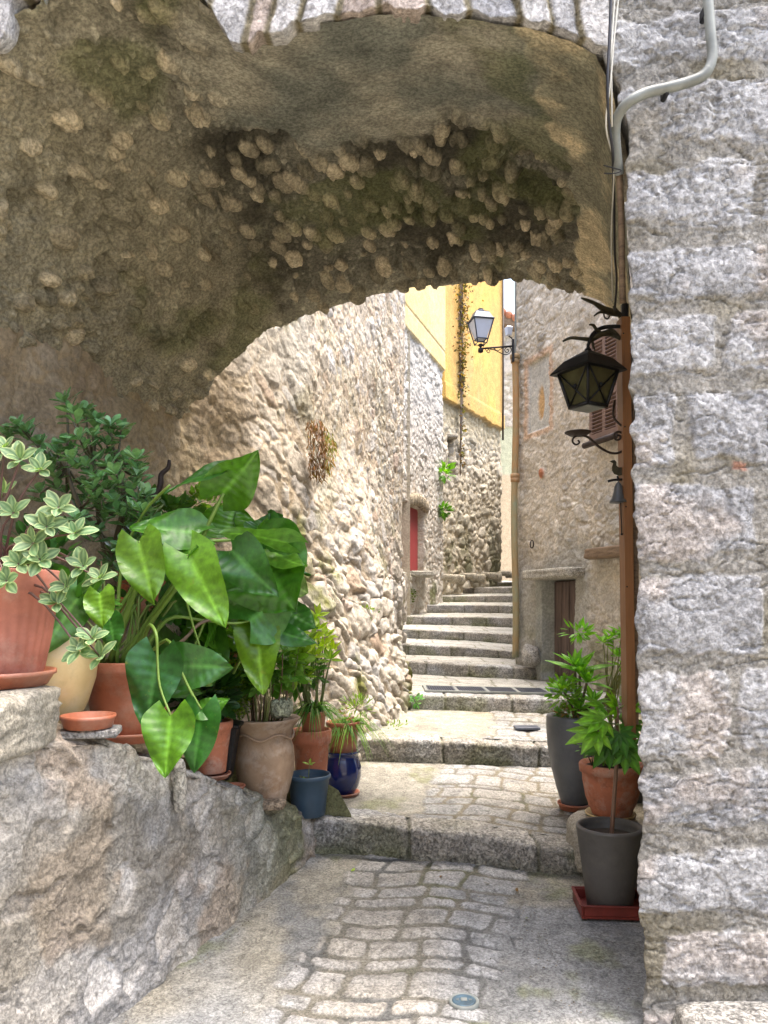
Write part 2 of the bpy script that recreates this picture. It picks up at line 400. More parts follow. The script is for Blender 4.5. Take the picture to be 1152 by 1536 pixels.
M['vari'] = leaf_mat('variegated_leaf', .45, .25, (1.0, 1.02, 1.05))
M['jade'] = leaf_mat('succulent_leaf', .22, .05, (1.7, 1.6, 1.6))
M['stem'] = plain('green_stem', (1, 1, 1), .45, sc=30, var=.1, usecol=True)

# ------------------------------------------------------------------ setting : path and steps
# controls: px, top row, base row, depth
STEPS = [
    [(490, 1228, 1278, 4.75), (610, 1240, 1286, 4.68), (730, 1255, 1297, 4.58), (870, 1276, 1313, 4.43), (960, 1282, 1320, 4.36)],
    [(577, 1107, 1141, 6.30), (700, 1114, 1146, 6.28), (830, 1121, 1151, 6.25)],
    [(632, 1042, 1063, 7.95), (720, 1045, 1067, 7.9), (830, 1048, 1070, 7.85)],
    [(610, 991, 1010, 10.05), (700, 996, 1015, 9.95), (800, 1002, 1019, 9.8)],
    [(608, 966, 982, 11.2), (700, 971, 984, 11.1), (770, 977, 988, 11.0)],
    [(608, 943, 957, 12.5), (700, 948, 960, 12.4), (770, 951, 966, 12.2)],
    [(605, 924, 936, 14.1), (700, 925, 938, 14.0), (770, 926, 941, 13.9)],
    [(604, 907, 919, 16.0), (700, 907, 919, 16.0), (768, 908, 920, 15.9)],
    [(610, 894, 903, 18.0), (768, 893, 903, 18.0)],
    [(652, 882, 890, 20.0), (768, 881, 890, 20.0)],
    [(690, 873, 879, 22.0), (768, 873, 879, 22.0)],
]
XMIN = [-.52, -.25, -.05, -.1, -.1, -.1, -.1, .1, .3, 1.0, 1.5]
XMAX = [1.95, 2.6, 3.1, 2.15, 2.3, 2.4, 2.6, 2.9, 3.2, 3.6, 4.3]
def stepcurves(i):
    if i < 0:
        return (lambda x: np.full_like(x, -4.0), lambda x: np.full_like(x, -.50), None)
    if i >= len(STEPS):
        return (lambda x: np.full_like(x, 45.0), None, lambda x: np.full_like(x, 3.3))
    c = STEPS[i]; xs = np.array([Xat(p, Y) for p, a, b, Y in c])
    Y = np.array([q[3] for q in c]); zt = np.array([Zat(q[1], q[3]) for q in c]); zb = np.array([Zat(q[2], q[3]) for q in c])
    return (lambda x: np.interp(x, xs, Y), lambda x: np.interp(x, xs, zt), lambda x: np.interp(x, xs, zb))

def kerb(i):
    fy, ft, fb = stepcurves(i)
    Y0 = STEPS[i][0][3]; res = max(.007, Y0 * .0016)
    nu = int((XMAX[i] - XMIN[i]) / res); x = np.linspace(XMIN[i], XMAX[i], nu)
    dep = .30 if i < 3 else .33
    hgt = float(np.mean(ft(x) - fb(x)))
    r = min(.03, hgt * .2)
    prof = []                              # (along y, frac z, absolute z offset from top)
    nf = max(5, int((hgt + .08) / res))
    for k in range(nf): prof.append((0.0, (hgt + .08) * (1 - k / nf) * -1 - r * (k / nf)))
    for k in range(5):
        a = math.pi / 2 * k / 4; prof.append((r * (1 - math.cos(a)), -r * (1 - math.sin(a))))
    nt = max(6, int(dep / res))
    for k in range(1, nt + 1): prof.append((r + (dep - r) * k / nt, -.002 * k / nt))
    prof = np.array(prof)
    wob = (np.interp(x, np.linspace(XMIN[i], XMAX[i], 12), rng.uniform(-.018, .018, 12)))
    P = np.zeros((nu, len(prof), 3))
    P[:, :, 0] = x[:, None]; P[:, :, 1] = (fy(x) + wob)[:, None] + prof[None, :, 0]
    P[:, :, 2] = ft(x)[:, None] + prof[None, :, 1]
    e = [XMIN[i] - .1]
    rs = np.random.default_rng(40 + i)
    while e[-1] < XMAX[i]: e.append(e[-1] + (rs.uniform(.55, .85) if i < 4 else rs.uniform(.5, .95)))
    e = np.array(e); tone = rs.uniform(.75, 1.15, len(e)); hue = rs.random(len(e))
    def fun(p):
        xx = p[:, 0] + .02 * (vnoise(p, 7, 3) - .5)
        j = np.clip(np.searchsorted(e, xx) - 1, 0, len(e) - 2)
        dj = np.minimum(xx - e[j], e[j + 1] - xx)
        g = sst(.002, .02, dj)
        d1, d2, rr, oo = voro(p / .05, 60 + i)
        h = -.020 * (1 - g) + .016 * (fbm(p, 8, 4, 5 + i) - .5) + .010 * (fbm(p, 38, 3, 6 + i) - .5) * 1.2 + (tone[j] - .95) * .02
        h -= .008 * sst(.55, .75, fbm(p, 22, 3, 9 + i))
        c = mixc(col(.36, .33, .28), col(.40, .40, .40), hue[j] * sst(.3, .7, fbm(p, 3, 3, 8)))
        c = c * tone[j][:, None] * (.85 + .3 * fbm(p, 15, 3, 77))[:, None]
        c = mixc(col(.13, .125, .08), c, .25 + .75 * g)
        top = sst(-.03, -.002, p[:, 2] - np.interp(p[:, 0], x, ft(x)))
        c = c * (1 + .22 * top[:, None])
        moss = sst(.52, .68, fbm(p, 2.3, 4, 21 + i)) * (1 - top * .6)
        low = 1 - sst(0, .5 * hgt, p[:, 2] - np.interp(p[:, 0], x, fb(x)))
        c = mixc(c, col(.15, .16, .055), np.clip(moss * .5 + low * .25, 0, .7))
        return h, c
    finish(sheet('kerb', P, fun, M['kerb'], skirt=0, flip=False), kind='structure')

def cobble_fun(band, conc, warm, dx, dy, seed, hcob=.007):
    def fun(p):
        X, Y = p[:, 0], p[:, 1]
        xc, hw = band(Y)
        w = wvec(p, 4, 3, seed)
        u = X - xc + .09 * w[:, 0]; v = Y + .06 * w[:, 1] + .14 * u + .04 * np.sin(u * 7 + Y)
        rows = np.arange(-5, 46, dy)
        rows = rows + np.random.default_rng(seed).uniform(-dy * .28, dy * .28, len(rows))
        dd, rid = blocks(u, v, rows, seed, dx * .7, dx * 1.3, .018, .032)
        dd = dd + .012 * (fbm(p, 16, 3, seed + 6) - .5)
        inb = sst(-.02, .03, hw - np.abs(u) + .10 * (fbm(p, 3.5, 2, seed + 3) - .5) + (rid - .5) * .12)
        s = sst(0, .012, dd) * inb
        dome = sst(0, .05, dd) * inb
        h = hcob * dome + .006 * s * (rid - .5) * 2 + .007 * (fbm(p, 14, 4, seed + 8) - .5) + .0035 * (fbm(p, 60, 3, seed + 9) - .5) - .004 * inb * (1 - s)
        big = fbm(p, .9, 4, seed + 2)
        cc = mixc(conc, warm, sst(.42, .6, big + .12 * (X - xc)))
        cc = mixc(cc, conc * .72, sst(.5, .7, fbm(p, 2.6, 5, seed + 4)) * .8) * (.82 + .36 * fbm(p, 26, 4, seed + 71))[:, None]
        cc = mixc(cc, col(.19, .20, .09), sst(.6, .75, fbm(p, 3.1, 4, seed + 14)) * .6)
        st = mixc(col(.32, .32, .31), col(.42, .41, .39), rid) * (.8 + .4 * fbm(p, 9, 4, seed + 5))[:, None]
        st = mixc(st, col(.42, .37, .29), sst(.5, .8, big) * .7)
        pit = sst(.56, .66, fbm(p, 42, 3, seed + 44)); h = h - .004 * pit * s
        c = mixc(cc * (1 - .38 * inb[:, None]), st, s)
        c = c * (1 - .25 * pit * s)[:, None]
        return h, c
    return fun

def path(i, x0, x1, fun, res):
    fy, ft, _ = stepcurves(i); gy, _, gb = stepcurves(i + 1)
    if i < 0:
        xs = np.concatenate([np.linspace(-14, x0, 30)[:-1], np.arange(x0, x1, res), np.linspace(x1, 14, 30)])
    else: xs = np.arange(x0, x1, res)
    y1 = gy(xs) + .05; z1 = gb(xs) - .004
    if i < 0:
        ts = np.concatenate([np.linspace(0, .72, 40)[:-1], np.linspace(.72, 1, int(2.5 / res))])
        y0 = np.full_like(xs, -4.0); z0 = z1 - .065 * (y1 - y0)
    else:
        y0 = fy(xs) + .24; z0 = ft(xs) - .006
        ts = np.linspace(0, 1, max(10, int((y1 - y0).mean() / res)))
    P = np.zeros((len(xs), len(ts), 3))
    P[:, :, 0] = xs[:, None]; P[:, :, 1] = y0[:, None] + (y1 - y0)[:, None] * ts; P[:, :, 2] = z0[:, None] + (z1 - z0)[:, None] * ts
    finish(sheet('path', P, fun, M['path'], skirt=0), kind='structure')

for i in range(11): kerb(i)
cobA = cobble_fun(lambda Y: (-.10 + .24 * (Y - 2.85) + .03, .46 + 0 * Y), col(.285, .285, .275), col(.33, .30, .235), .27, .155, 3)
path(-1, -1.7, 1.7, cobA, .0065)
cobB = cobble_fun(lambda Y: (.62 + .25 * (Y - 4.7), .52 + 0 * Y), col(.33, .31, .26), col(.37, .32, .23), .27, .17, 13)
path(0, -1.9, 2.3, cobB, .009)
cobC = cobble_fun(lambda Y: (1.45 + .2 * (Y - 6.3), .62 + 0 * Y), col(.36, .34, .28), col(.38, .33, .24), .32, .22, 23)
path(1, -.6, 3.0, cobC, .012)
def slabfun(seed):
    def fun(p):
        w = wvec(p, 3, 3, seed); dd, rid = blocks(p[:, 0] + .06 * w[:, 0], p[:, 1] + .05 * w[:, 1], np.arange(0, 46, .42), seed, .4, .8, .012, .01)
        s = sst(0, .01, dd)
        c = mixc(col(.34, .33, .29), col(.44, .42, .37), rid) * (.85 + .3 * fbm(p, 6, 4, seed))[:, None]
        return -.006 * (1 - s) + .012 * (fbm(p, 9, 4, seed) - .5), mixc(col(.2, .19, .13), c, s)
    return fun
path(2, -.3, 3.3, slabfun(5), .015)
for i in range(3, 10): path(i, -.2 if i < 8 else .6, 4.2, slabfun(6 + i), .02)
path(10, 0, 9, slabfun(30), .08)

# far ground sheet under everything
g = MB(); g.add([(-60, -30, -1.2), (60, -30, -1.2), (60, 90, -1.2), (-60, 90, -1.2)], [(0, 1, 2, 3)], (.3, .28, .22))
finish(g.build('ground', M['path']), kind='structure')

# ------------------------------------------------------------------ archway
def interp_curve(pts, n, Yd):
    P = np.array(pts, float)
    d = np.concatenate([[0], np.cumsum(np.linalg.norm(np.diff(P, axis=0), axis=1))])
    t = np.linspace(0, d[-1], n)
    px, py = np.interp(t, d, P[:, 0]), np.interp(t, d, P[:, 1])
    return np.stack([(px - 576) / F * Yd, np.full(n, Yd) if np.isscalar(Yd) else Yd, H + (YH - py) / F * Yd], 1)

arch = thing('archway', 'rough stone vaulted passage with pale limestone block pier spanning the stepped alley', 'archway', (1.4, 3.2, 0))
YF = 3.0
edge_x = [(-300, 330), (-200, 190), (-120, 100), (-40, 70), (-5, 62), (8, 50), (14, 25), (18, 0), (60, -35), (150, -60), (230, -62), (290, -35), (305, -2), (325, 30), (345, 62), (372, 68), (392, 52), (420, 50), (455, 34), (500, 22), (560, 14), (640, 14), (720, 20), (800, 35), (860, 52), (900, 76)]
ex = np.array(edge_x, float)
jag = lambda t, s: (fbm(np.stack([t * 1.0, t * 0 + s, t * 0], 1), .045, 3, 9) - .5)
def pierfun(p):
    w = wvec(p, 3.2, 3, 4)
    rows_px = [2400, 1640, 1500, 1392, 1262, 1148, 1000, 854, 716, 580, 466, 362, 234, 112, 0, -110, -240, -380, -560, -800]
    rows = [H + (YH - y) * YF / F for y in rows_px]
    v = p[:, 2] + .05 * w[:, 2] - .035 * (p[:, 0] - 1.0); u = p[:, 0] + .07 * w[:, 0]
    dd, rid = blocks(u, v, rows, 21, .55, 1.2, .050, .04)
    dd = dd + .05 * (fbm(p, 7, 4, 61) - .5) + .03 * (fbm(p, 26, 3, 62) - .5) - .035 * sst(.52, .7, fbm(p, 2.1, 3, 63))
    s = sst(-.004, .012, dd)
    dome = sst(0, .07, dd)
    d1, d2, fr, oo = voro((p + .03 * wvec(p, 9, 2, 71)) / .085, 5)
    fac = (oo[:, 0] * (_hr(fr, 1) - .5) + oo[:, 2] * (_hr(fr, 2) - .5)) * .038
    d1b, _, frb, ob = voro((p + .015 * wvec(p, 22, 2, 75)) / .034, 6)
    fac2 = (ob[:, 0] * (_hr(frb, 1) - .5) + ob[:, 2] * (_hr(frb, 2) - .5)) * .013
    h = s * .007 + dome * .005 + fac * (.22 + .30 * s) + fac2 * (.5 + .9 * s) * (.45 + 1.1 * sst(.35, .65, fbm(p, 2.6, 3, 38))) + .03 * (fbm(p, 4.5, 4, 31) - .5) + .012 * (fbm(p, 40, 3, 33) - .5)
    crk = sst(.035, .0, np.abs(fbm(p * np.array([.7, 1, 1.5], np.float32), 7, 4, 66) - .5)); h = h - .010 * crk
    st = mixc(col(.34, .34, .345), col(.47, .465, .46), rid) * (.70 + .56 * fbm(p, 7, 5, 41))[:, None]
    st = mixc(st, col(.47, .40, .34), sst(.56, .72, fbm(p, 3.2, 4, 45)) * .55)
    mo = mixc(col(.25, .24, .215), col(.34, .32, .285), fbm(p, 8, 4, 43))
    mo = mixc(mo, col(.20, .17, .10), sst(.55, .7, fbm(p, 2.2, 3, 47)) * .6)
    c = mixc(mo, st, s)
    bx_, bz_ = Xat(1110, YF), Zat(699, YF); q_ = np.maximum(np.abs(p[:, 0] - bx_) / .026, np.abs(p[:, 2] - bz_ + .2 * (p[:, 0] - bx_)) / .016) + .6 * (fbm(p, 20, 3, 91) - .5)
    c = mixc(c, col(.42, .20, .13), sst(1.1, .8, q_) * .8)
    return h, c
# pier: right of the opening
py = np.arange(-900, 1640, 2.4)
lx = np.interp(py, [-900, 76, 100, 130, 165, 200, 300, 470, 600, 700, 860, 950, 1150, 1300, 1400, 1536, 1640],
               [900, 900, 912, 925, 929, 940, 938, 942, 944, 948, 955, 950, 958, 958, 960, 966, 968])
lx = lx + 5 + np.where(py > 80, 8 * jag(py, 2.0) * 2, 0)
us = np.concatenate([np.linspace(0, 1, 100)[:-1] * .30, .30 + .70 * np.linspace(0, 1, 30) ** 1.3])
P = np.zeros((len(us), len(py), 3))
PX = lx[None, :] + us[:, None] * (1850 - lx[None, :])
P[:, :, 0] = (PX - 576) / F * YF; P[:, :, 1] = YF; P[:, :, 2] = H + (YH - py[None, :]) / F * YF
# round the arris of the pier
P[:, :, 1] += .012 * np.exp(-((us[:, None] * (1850 - lx[None, :])) / 8.0))
sheet('pier', P, pierfun, M['pier'], arch, skirt=.42, back=(0.42, 1, 0), flip=True)
# above the opening
def ringfun(p):
    u = p[:, 0]; w = wvec(p, 5, 3, 14)
    ey = np.interp((u * F / YF + 576), ex[:, 0], ex[:, 1]); ez = H + (YH - ey) * YF / F
    v = p[:, 2] - ez + .03 * w[:, 2]
    dd, rid = blocks(u + .2 * v * np.sign(u + .1) + .03 * w[:, 0] + np.where(v > .30, 3.3, 0), v, [-.5, .30, .55, .8, 1.1, 1.4, 3], 8, .09, .26, .012, .02)
    dd = dd + .018 * (fbm(p, 14, 3, 17) - .5)
    s = sst(0, .015, dd)
    h1, c1 = pierfun(p)
    h = s * .008 + .035 * (fbm(p, 12, 4, 15) - .5) + (rid - .5) * .035
    st = mixc(col(.38, .38, .39), col(.58, .56, .54), rid) * (.8 + .4 * fbm(p, 9, 4, 16))[:, None]
    st = mixc(st, col(.45, .33, .25), (_hr(rid, 3) > .75) * .6)
    return h, mixc(col(.22, .19, .12), st, s)
pxs = np.arange(-300, 913, 2.6)
ey = np.interp(pxs, ex[:, 0], ex[:, 1]) + 9 * jag(pxs, 5.0) * 2
ts = np.concatenate([np.linspace(0, 1, 60)[:-1] * .2, .2 + .8 * np.linspace(0, 1, 30)])
PY = ey[:, None] + ts[None, :] * (-900 - ey[:, None])
P = np.zeros((len(pxs), len(ts), 3))
P[:, :, 0] = (pxs[:, None] - 576) / F * YF; P[:, :, 1] = YF; P[:, :, 2] = H + (YH - PY) / F * YF
sheet('front_wall', P, ringfun, M['pier'], arch, skirt=.09, back=(0, 1, 0.3))

FR = [(-340, 360), (-300, 330), (-200, 190), (-120, 110), (-40, 60), (20, 26), (60, 8), (150, -10), (230, -12), (290, -2), (345, 18), (372, 26), (430, 26), (500, 22), (560, 14), (640, 14), (720, 20), (800, 35), (860, 52), (900, 76), (925, 130), (938, 200), (946, 300), (954, 470), (966, 700), (974, 950), (978, 1150), (980, 1400), (982, 1600)]
YB = 5.6
BK = [(262, 640), (275, 618), (292, 600), (312, 586), (330, 560), (352, 538), (385, 508), (402, 494), (432, 485), (470, 468), (500, 459), (560, 444), (620, 430), (700, 424), (770, 418), (800, 421), (840, 430), (880, 438), (905, 446), (922, 462), (934, 474), (944, 500), (952, 560), (962, 700), (968, 900), (970, 1100), (970, 1200)]
n = 940
fc = interp_curve(FR, n, YF + .03); bc = interp_curve(BK, n, YB)
# match both rims by a common parameter: angle-like correspondence through px
def arcpar(P, key):
    d = np.concatenate([[0], np.cumsum(np.linalg.norm(np.diff(P, axis=0), axis=1))]); return d / d[-1]
def resample(P, src, dst):
    # piecewise map of arc parameter so that springings correspond
    a = arcpar(P, None); t = np.linspace(0, 1, n); s = np.interp(t, dst, src)
    return np.stack([np.interp(s, a, P[:, k]) for k in range(3)], 1)
def par_of(P, px, Yd, lo=0, hi=1, k=0, val=None):
    a = arcpar(P, None); X = P[:, 0] if k == 0 else P[:, 2]
    i = np.argmin(np.abs(X - val) + 100 * ((a < lo) | (a > hi))); return a[i]
fs_ = [0, par_of(fc, 0, 0, .0, .9, 0, Xat(345, YF)), par_of(fc, 0, 0, .3, 1, 0, Xat(800, YF)), par_of(fc, 0, 0, .5, 1, 2, Zat(200, YF)), 1]
bs_ = [0, par_of(bc, 0, 0, .0, .9, 0, Xat(500, YB)), par_of(bc, 0, 0, .3, 1, 0, Xat(850, YB)), par_of(bc, 0, 0, .5, 1, 2, Zat(474, YB)), 1]
ds_ = [0, .38, .66, .78, 1]
fc = resample(fc, fs_, ds_); bc = resample(bc, bs_, ds_)
kk = np.ones(9) / 9
nv = 330; tv = np.linspace(0, 1, nv)
P = fc[:, None, :] * (1 - tv)[None, :, None] + bc[:, None, :] * tv[None, :, None]
uu = np.linspace(0, 1, n)
bul = np.sin(np.pi * tv)[None, :] * np.clip(np.sin(np.pi * np.clip(uu / .78, 0, 1)), 0, 1)[:, None]
P[:, :, 2] += .20 * bul
P[:, :, 0] += (np.clip((uu - .8) / .1, 0, 1)[:, None] * np.sin(np.pi * tv)[None, :]) * .10
UU = np.repeat(uu, nv); TT = np.tile(tv, n)
def vaultfun(p):
    q = p * np.array([1, .8, 1], np.float32)
    q = q + .04 * wvec(q, 6, 3, 30)
    qs = np.stack([(q[:, 0] + q[:, 1]) * .55, (q[:, 0] - q[:, 1]) * .9, q[:, 2] * .8], 1)
    d1, d2, r, o = voro(qs / .115, 31, .85)
    R0 = .36 + .16 * _hr(r, 6); d1 = d1 + .12 * (fbm(q, 22, 2, 28) - .5)
    m = sst(R0 + .03, R0 - .03, d1); rel = np.sqrt(np.clip(1 - (d1 / R0) ** 2, 0, 1)) * m
    e1_, e2_, rb2, ob2 = voro(q / .04, 38, .9); sm2 = sst(.42, .36, e1_ + .1 * (fbm(q, 40, 2, 29) - .5)) * (_hr(rb2, 3) > .45)
    r1 = _hr(r, 2)
    big = fbm(p, 1.6, 4, 12)
    # zones: plaster near the front rim and on the right haunch; rubble in the middle band
    T = TT + .30 * (fbm(p, 1.3, 4, 19) - .5) + .05 * (fbm(p, 9, 3, 20) - .5)
    U = UU + .05 * (fbm(p, 2.2, 4, 22) - .5)
    plr = sst(.645, .655, U + .03 * (fbm(p, 6, 3, 8) - .5) - .07 * np.minimum(TT, .6))
    plf = sst(.40, .30, T + .25 * (fbm(p, 3, 4, 18) - .5)) * sst(.30, .36, U + .1 * (fbm(p, 3, 3, 3) - .5))
    pl = np.clip(plr + plf, 0, 1)
    lf = sst(.33, .18, U)                                # earthy left haunch
    show = (r1 > .10 + .34 * lf).astype(np.float32) * (1 - pl) * sst(-.4, .35, big)
    st = m * np.clip(show, 0, 1)
    h = st * .010 + rel * .034 * st + sm2 * .010 * (1 - pl) + .05 * (fbm(p, 4, 5, 24) - .5) * (1 - .6 * pl) + .014 * (fbm(p, 30, 3, 25) - .5) * (1 - .5 * pl)
    h -= .05 * sst(.56, .68, fbm(p, 4, 4, 27)) * (1 - pl)
    h += .022 * pl
    rim = sst(.93, .99, TT); h = h + .03 * rim * (fbm(p, 11, 3, 29) - .3)
    mort = mixc(col(.115, .105, .075), col(.32, .30, .23), sst(.35, .65, fbm(p, 2.4, 5, 34) + .25 * lf + .1 * pl)) * (.65 + .7 * fbm(p, 18, 4, 36))[:, None]
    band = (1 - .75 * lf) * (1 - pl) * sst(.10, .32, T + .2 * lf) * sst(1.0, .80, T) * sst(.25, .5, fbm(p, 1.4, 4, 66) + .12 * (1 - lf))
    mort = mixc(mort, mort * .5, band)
    mort = mixc(mort, mort * (1.1 + 1.1 * _hr(rb2, 5))[:, None], sm2 * .9)
    mort = mixc(mort, col(.27, .24, .165) * (.7 + .6 * fbm(p, 14, 4, 40))[:, None], lf * .7)
    stc = mixc(col(.20, .18, .125), col(.66, .56, .39), _hr(r, 5) ** 1.3) * (.8 + .4 * fbm(p, 12, 3, 35))[:, None]
    c = mixc(mort, stc, st * .85)
    pf = mixc(col(.20, .205, .17), col(.38, .355, .28), sst(.35, .65, fbm(p, 2.8, 5, 37)))
    pr = mixc(col(.26, .25, .18), col(.56, .475, .31), sst(.38, .56, fbm(p, 3.1, 5, 39)))
    c = mixc(c, pf, plf * (1 - plr)); c = mixc(c, pr, plr)
    moss = sst(.55, .68, fbm(p, 1.7, 4, 44)) * (1 - plr)
    c = mixc(c, col(.13, .145, .05), moss * .5)
    return h, c
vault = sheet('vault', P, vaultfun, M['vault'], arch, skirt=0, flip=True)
# unseen masonry blocks added over and beside the vault to keep sky light out
mass = MB(); mass.box((0, 4.35, 4.85), (5.6, 2.2, .75))
mass.box((-2.75, 4.2, 3.2), (.7, 2.2, 3.4)); mass.box((2.55, 4.4, 2.4), (1.2, 2.2, 5.4))
mass.c = [(.40, .37, .31)] * len(mass.v)
mass.build('sky_block_mass', M['pier'], arch, smooth=False)

# low ledge stone at the foot of the pier
def rock(mb, c, size, seed, col_=(.4, .37, .32), n=18, amp=.16, boxy=4.0):
    c = Vector(c); vs, fs = [], []
    for i in range(n + 1):
        ph = math.pi * i / n
        for k in range(2 * n):
            th = math.pi * k / n
            d = np.array([math.sin(ph) * math.cos(th), math.sin(ph) * math.sin(th), math.cos(ph)])
            s = (np.abs(d) ** boxy).sum() ** (-1 / boxy)
            vs.append(d * s)
    A = np.array(vs)
    nz = fbm(A + seed * 3.3, 1.6, 4, seed) - .5; n2 = fbm(A + seed, 5, 3, seed + 4) - .5
    A = A * (1 + amp * 2 * nz + amp * .5 * n2)[:, None] * np.array(size) / 2
    for i in range(n):
        for k in range(2 * n):
            a = i * 2 * n + k; b = i * 2 * n + (k + 1) % (2 * n)
            fs.append((a, a + 2 * n, b + 2 * n, b))
    mb.add([c + Vector(v) for v in A], fs, tuple(col_))
    return mb
ldg = MB(); rock(ldg, (1.62, 2.86, -.02), (1.0, .36, .16), 3, (.42, .40, .36), n=28, amp=.05, boxy=8)
finish(ldg.build('ledge_stone', M['kerb']), 'low flat stone ledge at the foot of the pale block pier', 'stone')

# ------------------------------------------------------------------ left house wall (under the vault and beyond it)
ZR = np.array([-.3, .9, 2.0, 3.2, 5.0, 9.0])
COLS = [  # per column: (X,Y) at each height row
    [(-2.75, 1.6)] * 6, [(-2.35, 3.0)] * 6, [(-2.0, 4.0)] * 6, [(-1.68, 5.0)] * 6,
    [(-1.15, 5.5), (-1.30, 5.55), (-1.45, 5.6), (-1.50, 5.65), (-1.52, 5.7), (-1.52, 5.7)],
    [(-.42, 5.95), (-.62, 5.95), (-.98, 6.0), (-1.08, 6.05), (-1.2, 6.1), (-1.2, 6.1)],
    [(-.02, 6.35), (-.35, 6.35), (-.72, 6.4), (-.70, 6.9), (-.66, 7.0), (-.66, 7.0)],
    [(.30, 7.5), (.02, 7.4), (-.38, 7.35), (-.60, 7.3), (-.65, 7.25), (-.65, 7.25)],
    [(.42, 8.1), (.22, 8.1), (-.02, 8.1), (-.36, 8.15), (-.42, 8.15), (-.42, 8.15)],
    [(.28, 9.6), (.20, 9.5), (.06, 9.4), (-.10, 9.3), (-.12, 9.3), (-.12, 9.3)],
    [(.30, 11.2), (.30, 11.25), (.32, 11.3), (.34, 11.3), (.38, 11.4), (.42, 11.4)],
    [(.30, 11.6), (.32, 11.6), (.33, 11.6), (.36, 11.6), (.40, 11.7), (.44, 11.7)],
    [(-.1, 11.9), (-.1, 11.9), (-.1, 11.9), (-.1, 11.9), (-.1, 12.0), (-.1, 12.0)],
]
CA = np.array(COLS, float); CA[9:12, :, 0] -= .09; CA[9:12, 0, 0] += .05
CA = CA                      # ncol, nrow, 2
ncol = len(COLS)
ua = np.concatenate([np.linspace(0, 1, 12)[:-1], np.linspace(1, 4, 170)[:-1], np.linspace(4, 8, 330)[:-1], np.linspace(8, 10, 280)[:-1], np.linspace(10, 12, 40)])
za = np.concatenate([np.linspace(-.3, 6.4, 560), np.linspace(6.4, 7.0, 8)[1:]])
X = np.zeros((len(ua), len(ZR))); Yc = X.copy()
for r in range(len(ZR)):
    X[:, r] = np.interp(ua, range(ncol), CA[:, r, 0]); Yc[:, r] = np.interp(ua, range(ncol), CA[:, r, 1])
def sm(A, k=13):
    ker = np.hanning(k + 2)[1:-1]; ker /= ker.sum()
    Ap = np.pad(A, ((k // 2, k // 2), (0, 0)), mode='edge')
    return np.stack([np.convolve(Ap[:, j], ker, 'valid') for j in range(A.shape[1])], 1)
X, Yc = sm(X), sm(Yc)
GX = np.stack([np.interp(za, ZR, X[i]) for i in range(len(ua))]); GY = np.stack([np.interp(za, ZR, Yc[i]) for i in range(len(ua))])
P = np.stack([GX, GY, np.broadcast_to(za, GX.shape)], 2)
def leftfun(p):
    Y, Z = p[:, 1], p[:, 2]
    nz = fbm(p, .9, 4, 51)
    low = sst(2.9, 1.7, Z + 1.4 * (nz - .5)) * sst(5.7, 6.6, Y)
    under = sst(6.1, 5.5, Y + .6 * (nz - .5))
    m1, r1, e1 = rubble(p, .155, (1, 1, 1.3), .05, 52, .14, .3, 2.2)
    m2, r2, e2 = rubble(p, .21, (1, 1, 1.1), .08, 72, .10, .45, 2.1)
    m3, r3, e3 = rubble(p, .22, (1, .8, 1.6), .10, 82, .12, .3, 2.0, rot=.5)
    slant = sst(8.6, 7.0, Y + .8 * (nz - .5)) * sst(3.0, 2.2, np.abs(Z - 2.6)) * .0 + sst(7.5, 6.6, Y) * (1 - under) + sst(1.25, .7, Z) * sst(9.5, 8.5, Y) * (1 - under)
    slant = np.clip(slant, 0, 1)
    mort_amt = sst(.32, .58, fbm(p, .9, 3, 58)) * (1 - low)     # pointed-over areas
    rel = e1 * (1 - low) + e2 * low * 1.5
    m = m1 * (1 - low) + m2 * low; r = np.where(low > .5, r2, r1)
    rel = rel * (1 - slant) + e3 * slant * 1.5; m = m * (1 - slant) + m3 * slant; r = np.where(slant > .5, r3, r)
    m = m * (1 - .3 * mort_amt); rel = rel * (1 - .5 * mort_amt)
    d1b, _, frb, ob = voro((p + .03 * wvec(p, 12, 2, 75)) / .075, 16)
    fac2 = (ob[:, 0] * (_hr(frb, 1) - .5) + ob[:, 1] * (_hr(frb, 3) - .5) + ob[:, 2] * (_hr(frb, 2) - .5)) * .014
    h = rel * (.015 + .032 * low) + .09 * (fbm(p, 2.2, 4, 53) - .5) + .022 * (fbm(p, 16, 3, 54) - .5) + fac2
    h = h + .08 * low * (fbm(p, 1.6, 3, 55) - .5)
    st = mixc(col(.44, .395, .325), col(.58, .535, .465), _hr(r, 3)) * (.82 + .36 * fbm(p, 8, 3, 56))[:, None] * (.68 + .5 * _hr(r, 2))[:, None]
    st = mixc(st, col(.42, .42, .42), (_hr(r, 6) > .7) * .6)
    st = mixc(st, col(.40, .26, .17), (_hr(r, 9) > .9) * .5)
    mo = mixc(col(.37, .305, .22), col(.47, .40, .30), fbm(p, 3, 4, 57))
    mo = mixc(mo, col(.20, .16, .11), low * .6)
    c = mixc(mo, st, m)
    up = sst(3.3, 3.7, Z) * sst(7.1, 6.9, Y) * (1 - under)       # old grey render above the bedding; its grey also stands for the shaded return
    c = mixc(c, col(.42, .40, .345), up * .7); 
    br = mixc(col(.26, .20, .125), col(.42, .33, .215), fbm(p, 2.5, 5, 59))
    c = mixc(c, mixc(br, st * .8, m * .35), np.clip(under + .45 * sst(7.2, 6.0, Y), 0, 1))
    c = mixc(c, col(.17, .17, .06), sst(.52, .66, fbm(p, 1.8, 5, 63)) * (low * .7 + .18 + .25 * slant))
    c = mixc(c, col(.30, .22, .12), sst(.55, .7, fbm(p, 1.1, 4, 64)) * .25)
    h = h * (1 - .4 * up)
    return h, c
lh = thing('stone_house', 'tall beige rubble stone house wall rising behind the potted plants on the left', 'house', (-.6, 7.3, 0))
sheet('wall', P, leftfun, M['rub'], lh, skirt=.6, flip=False)
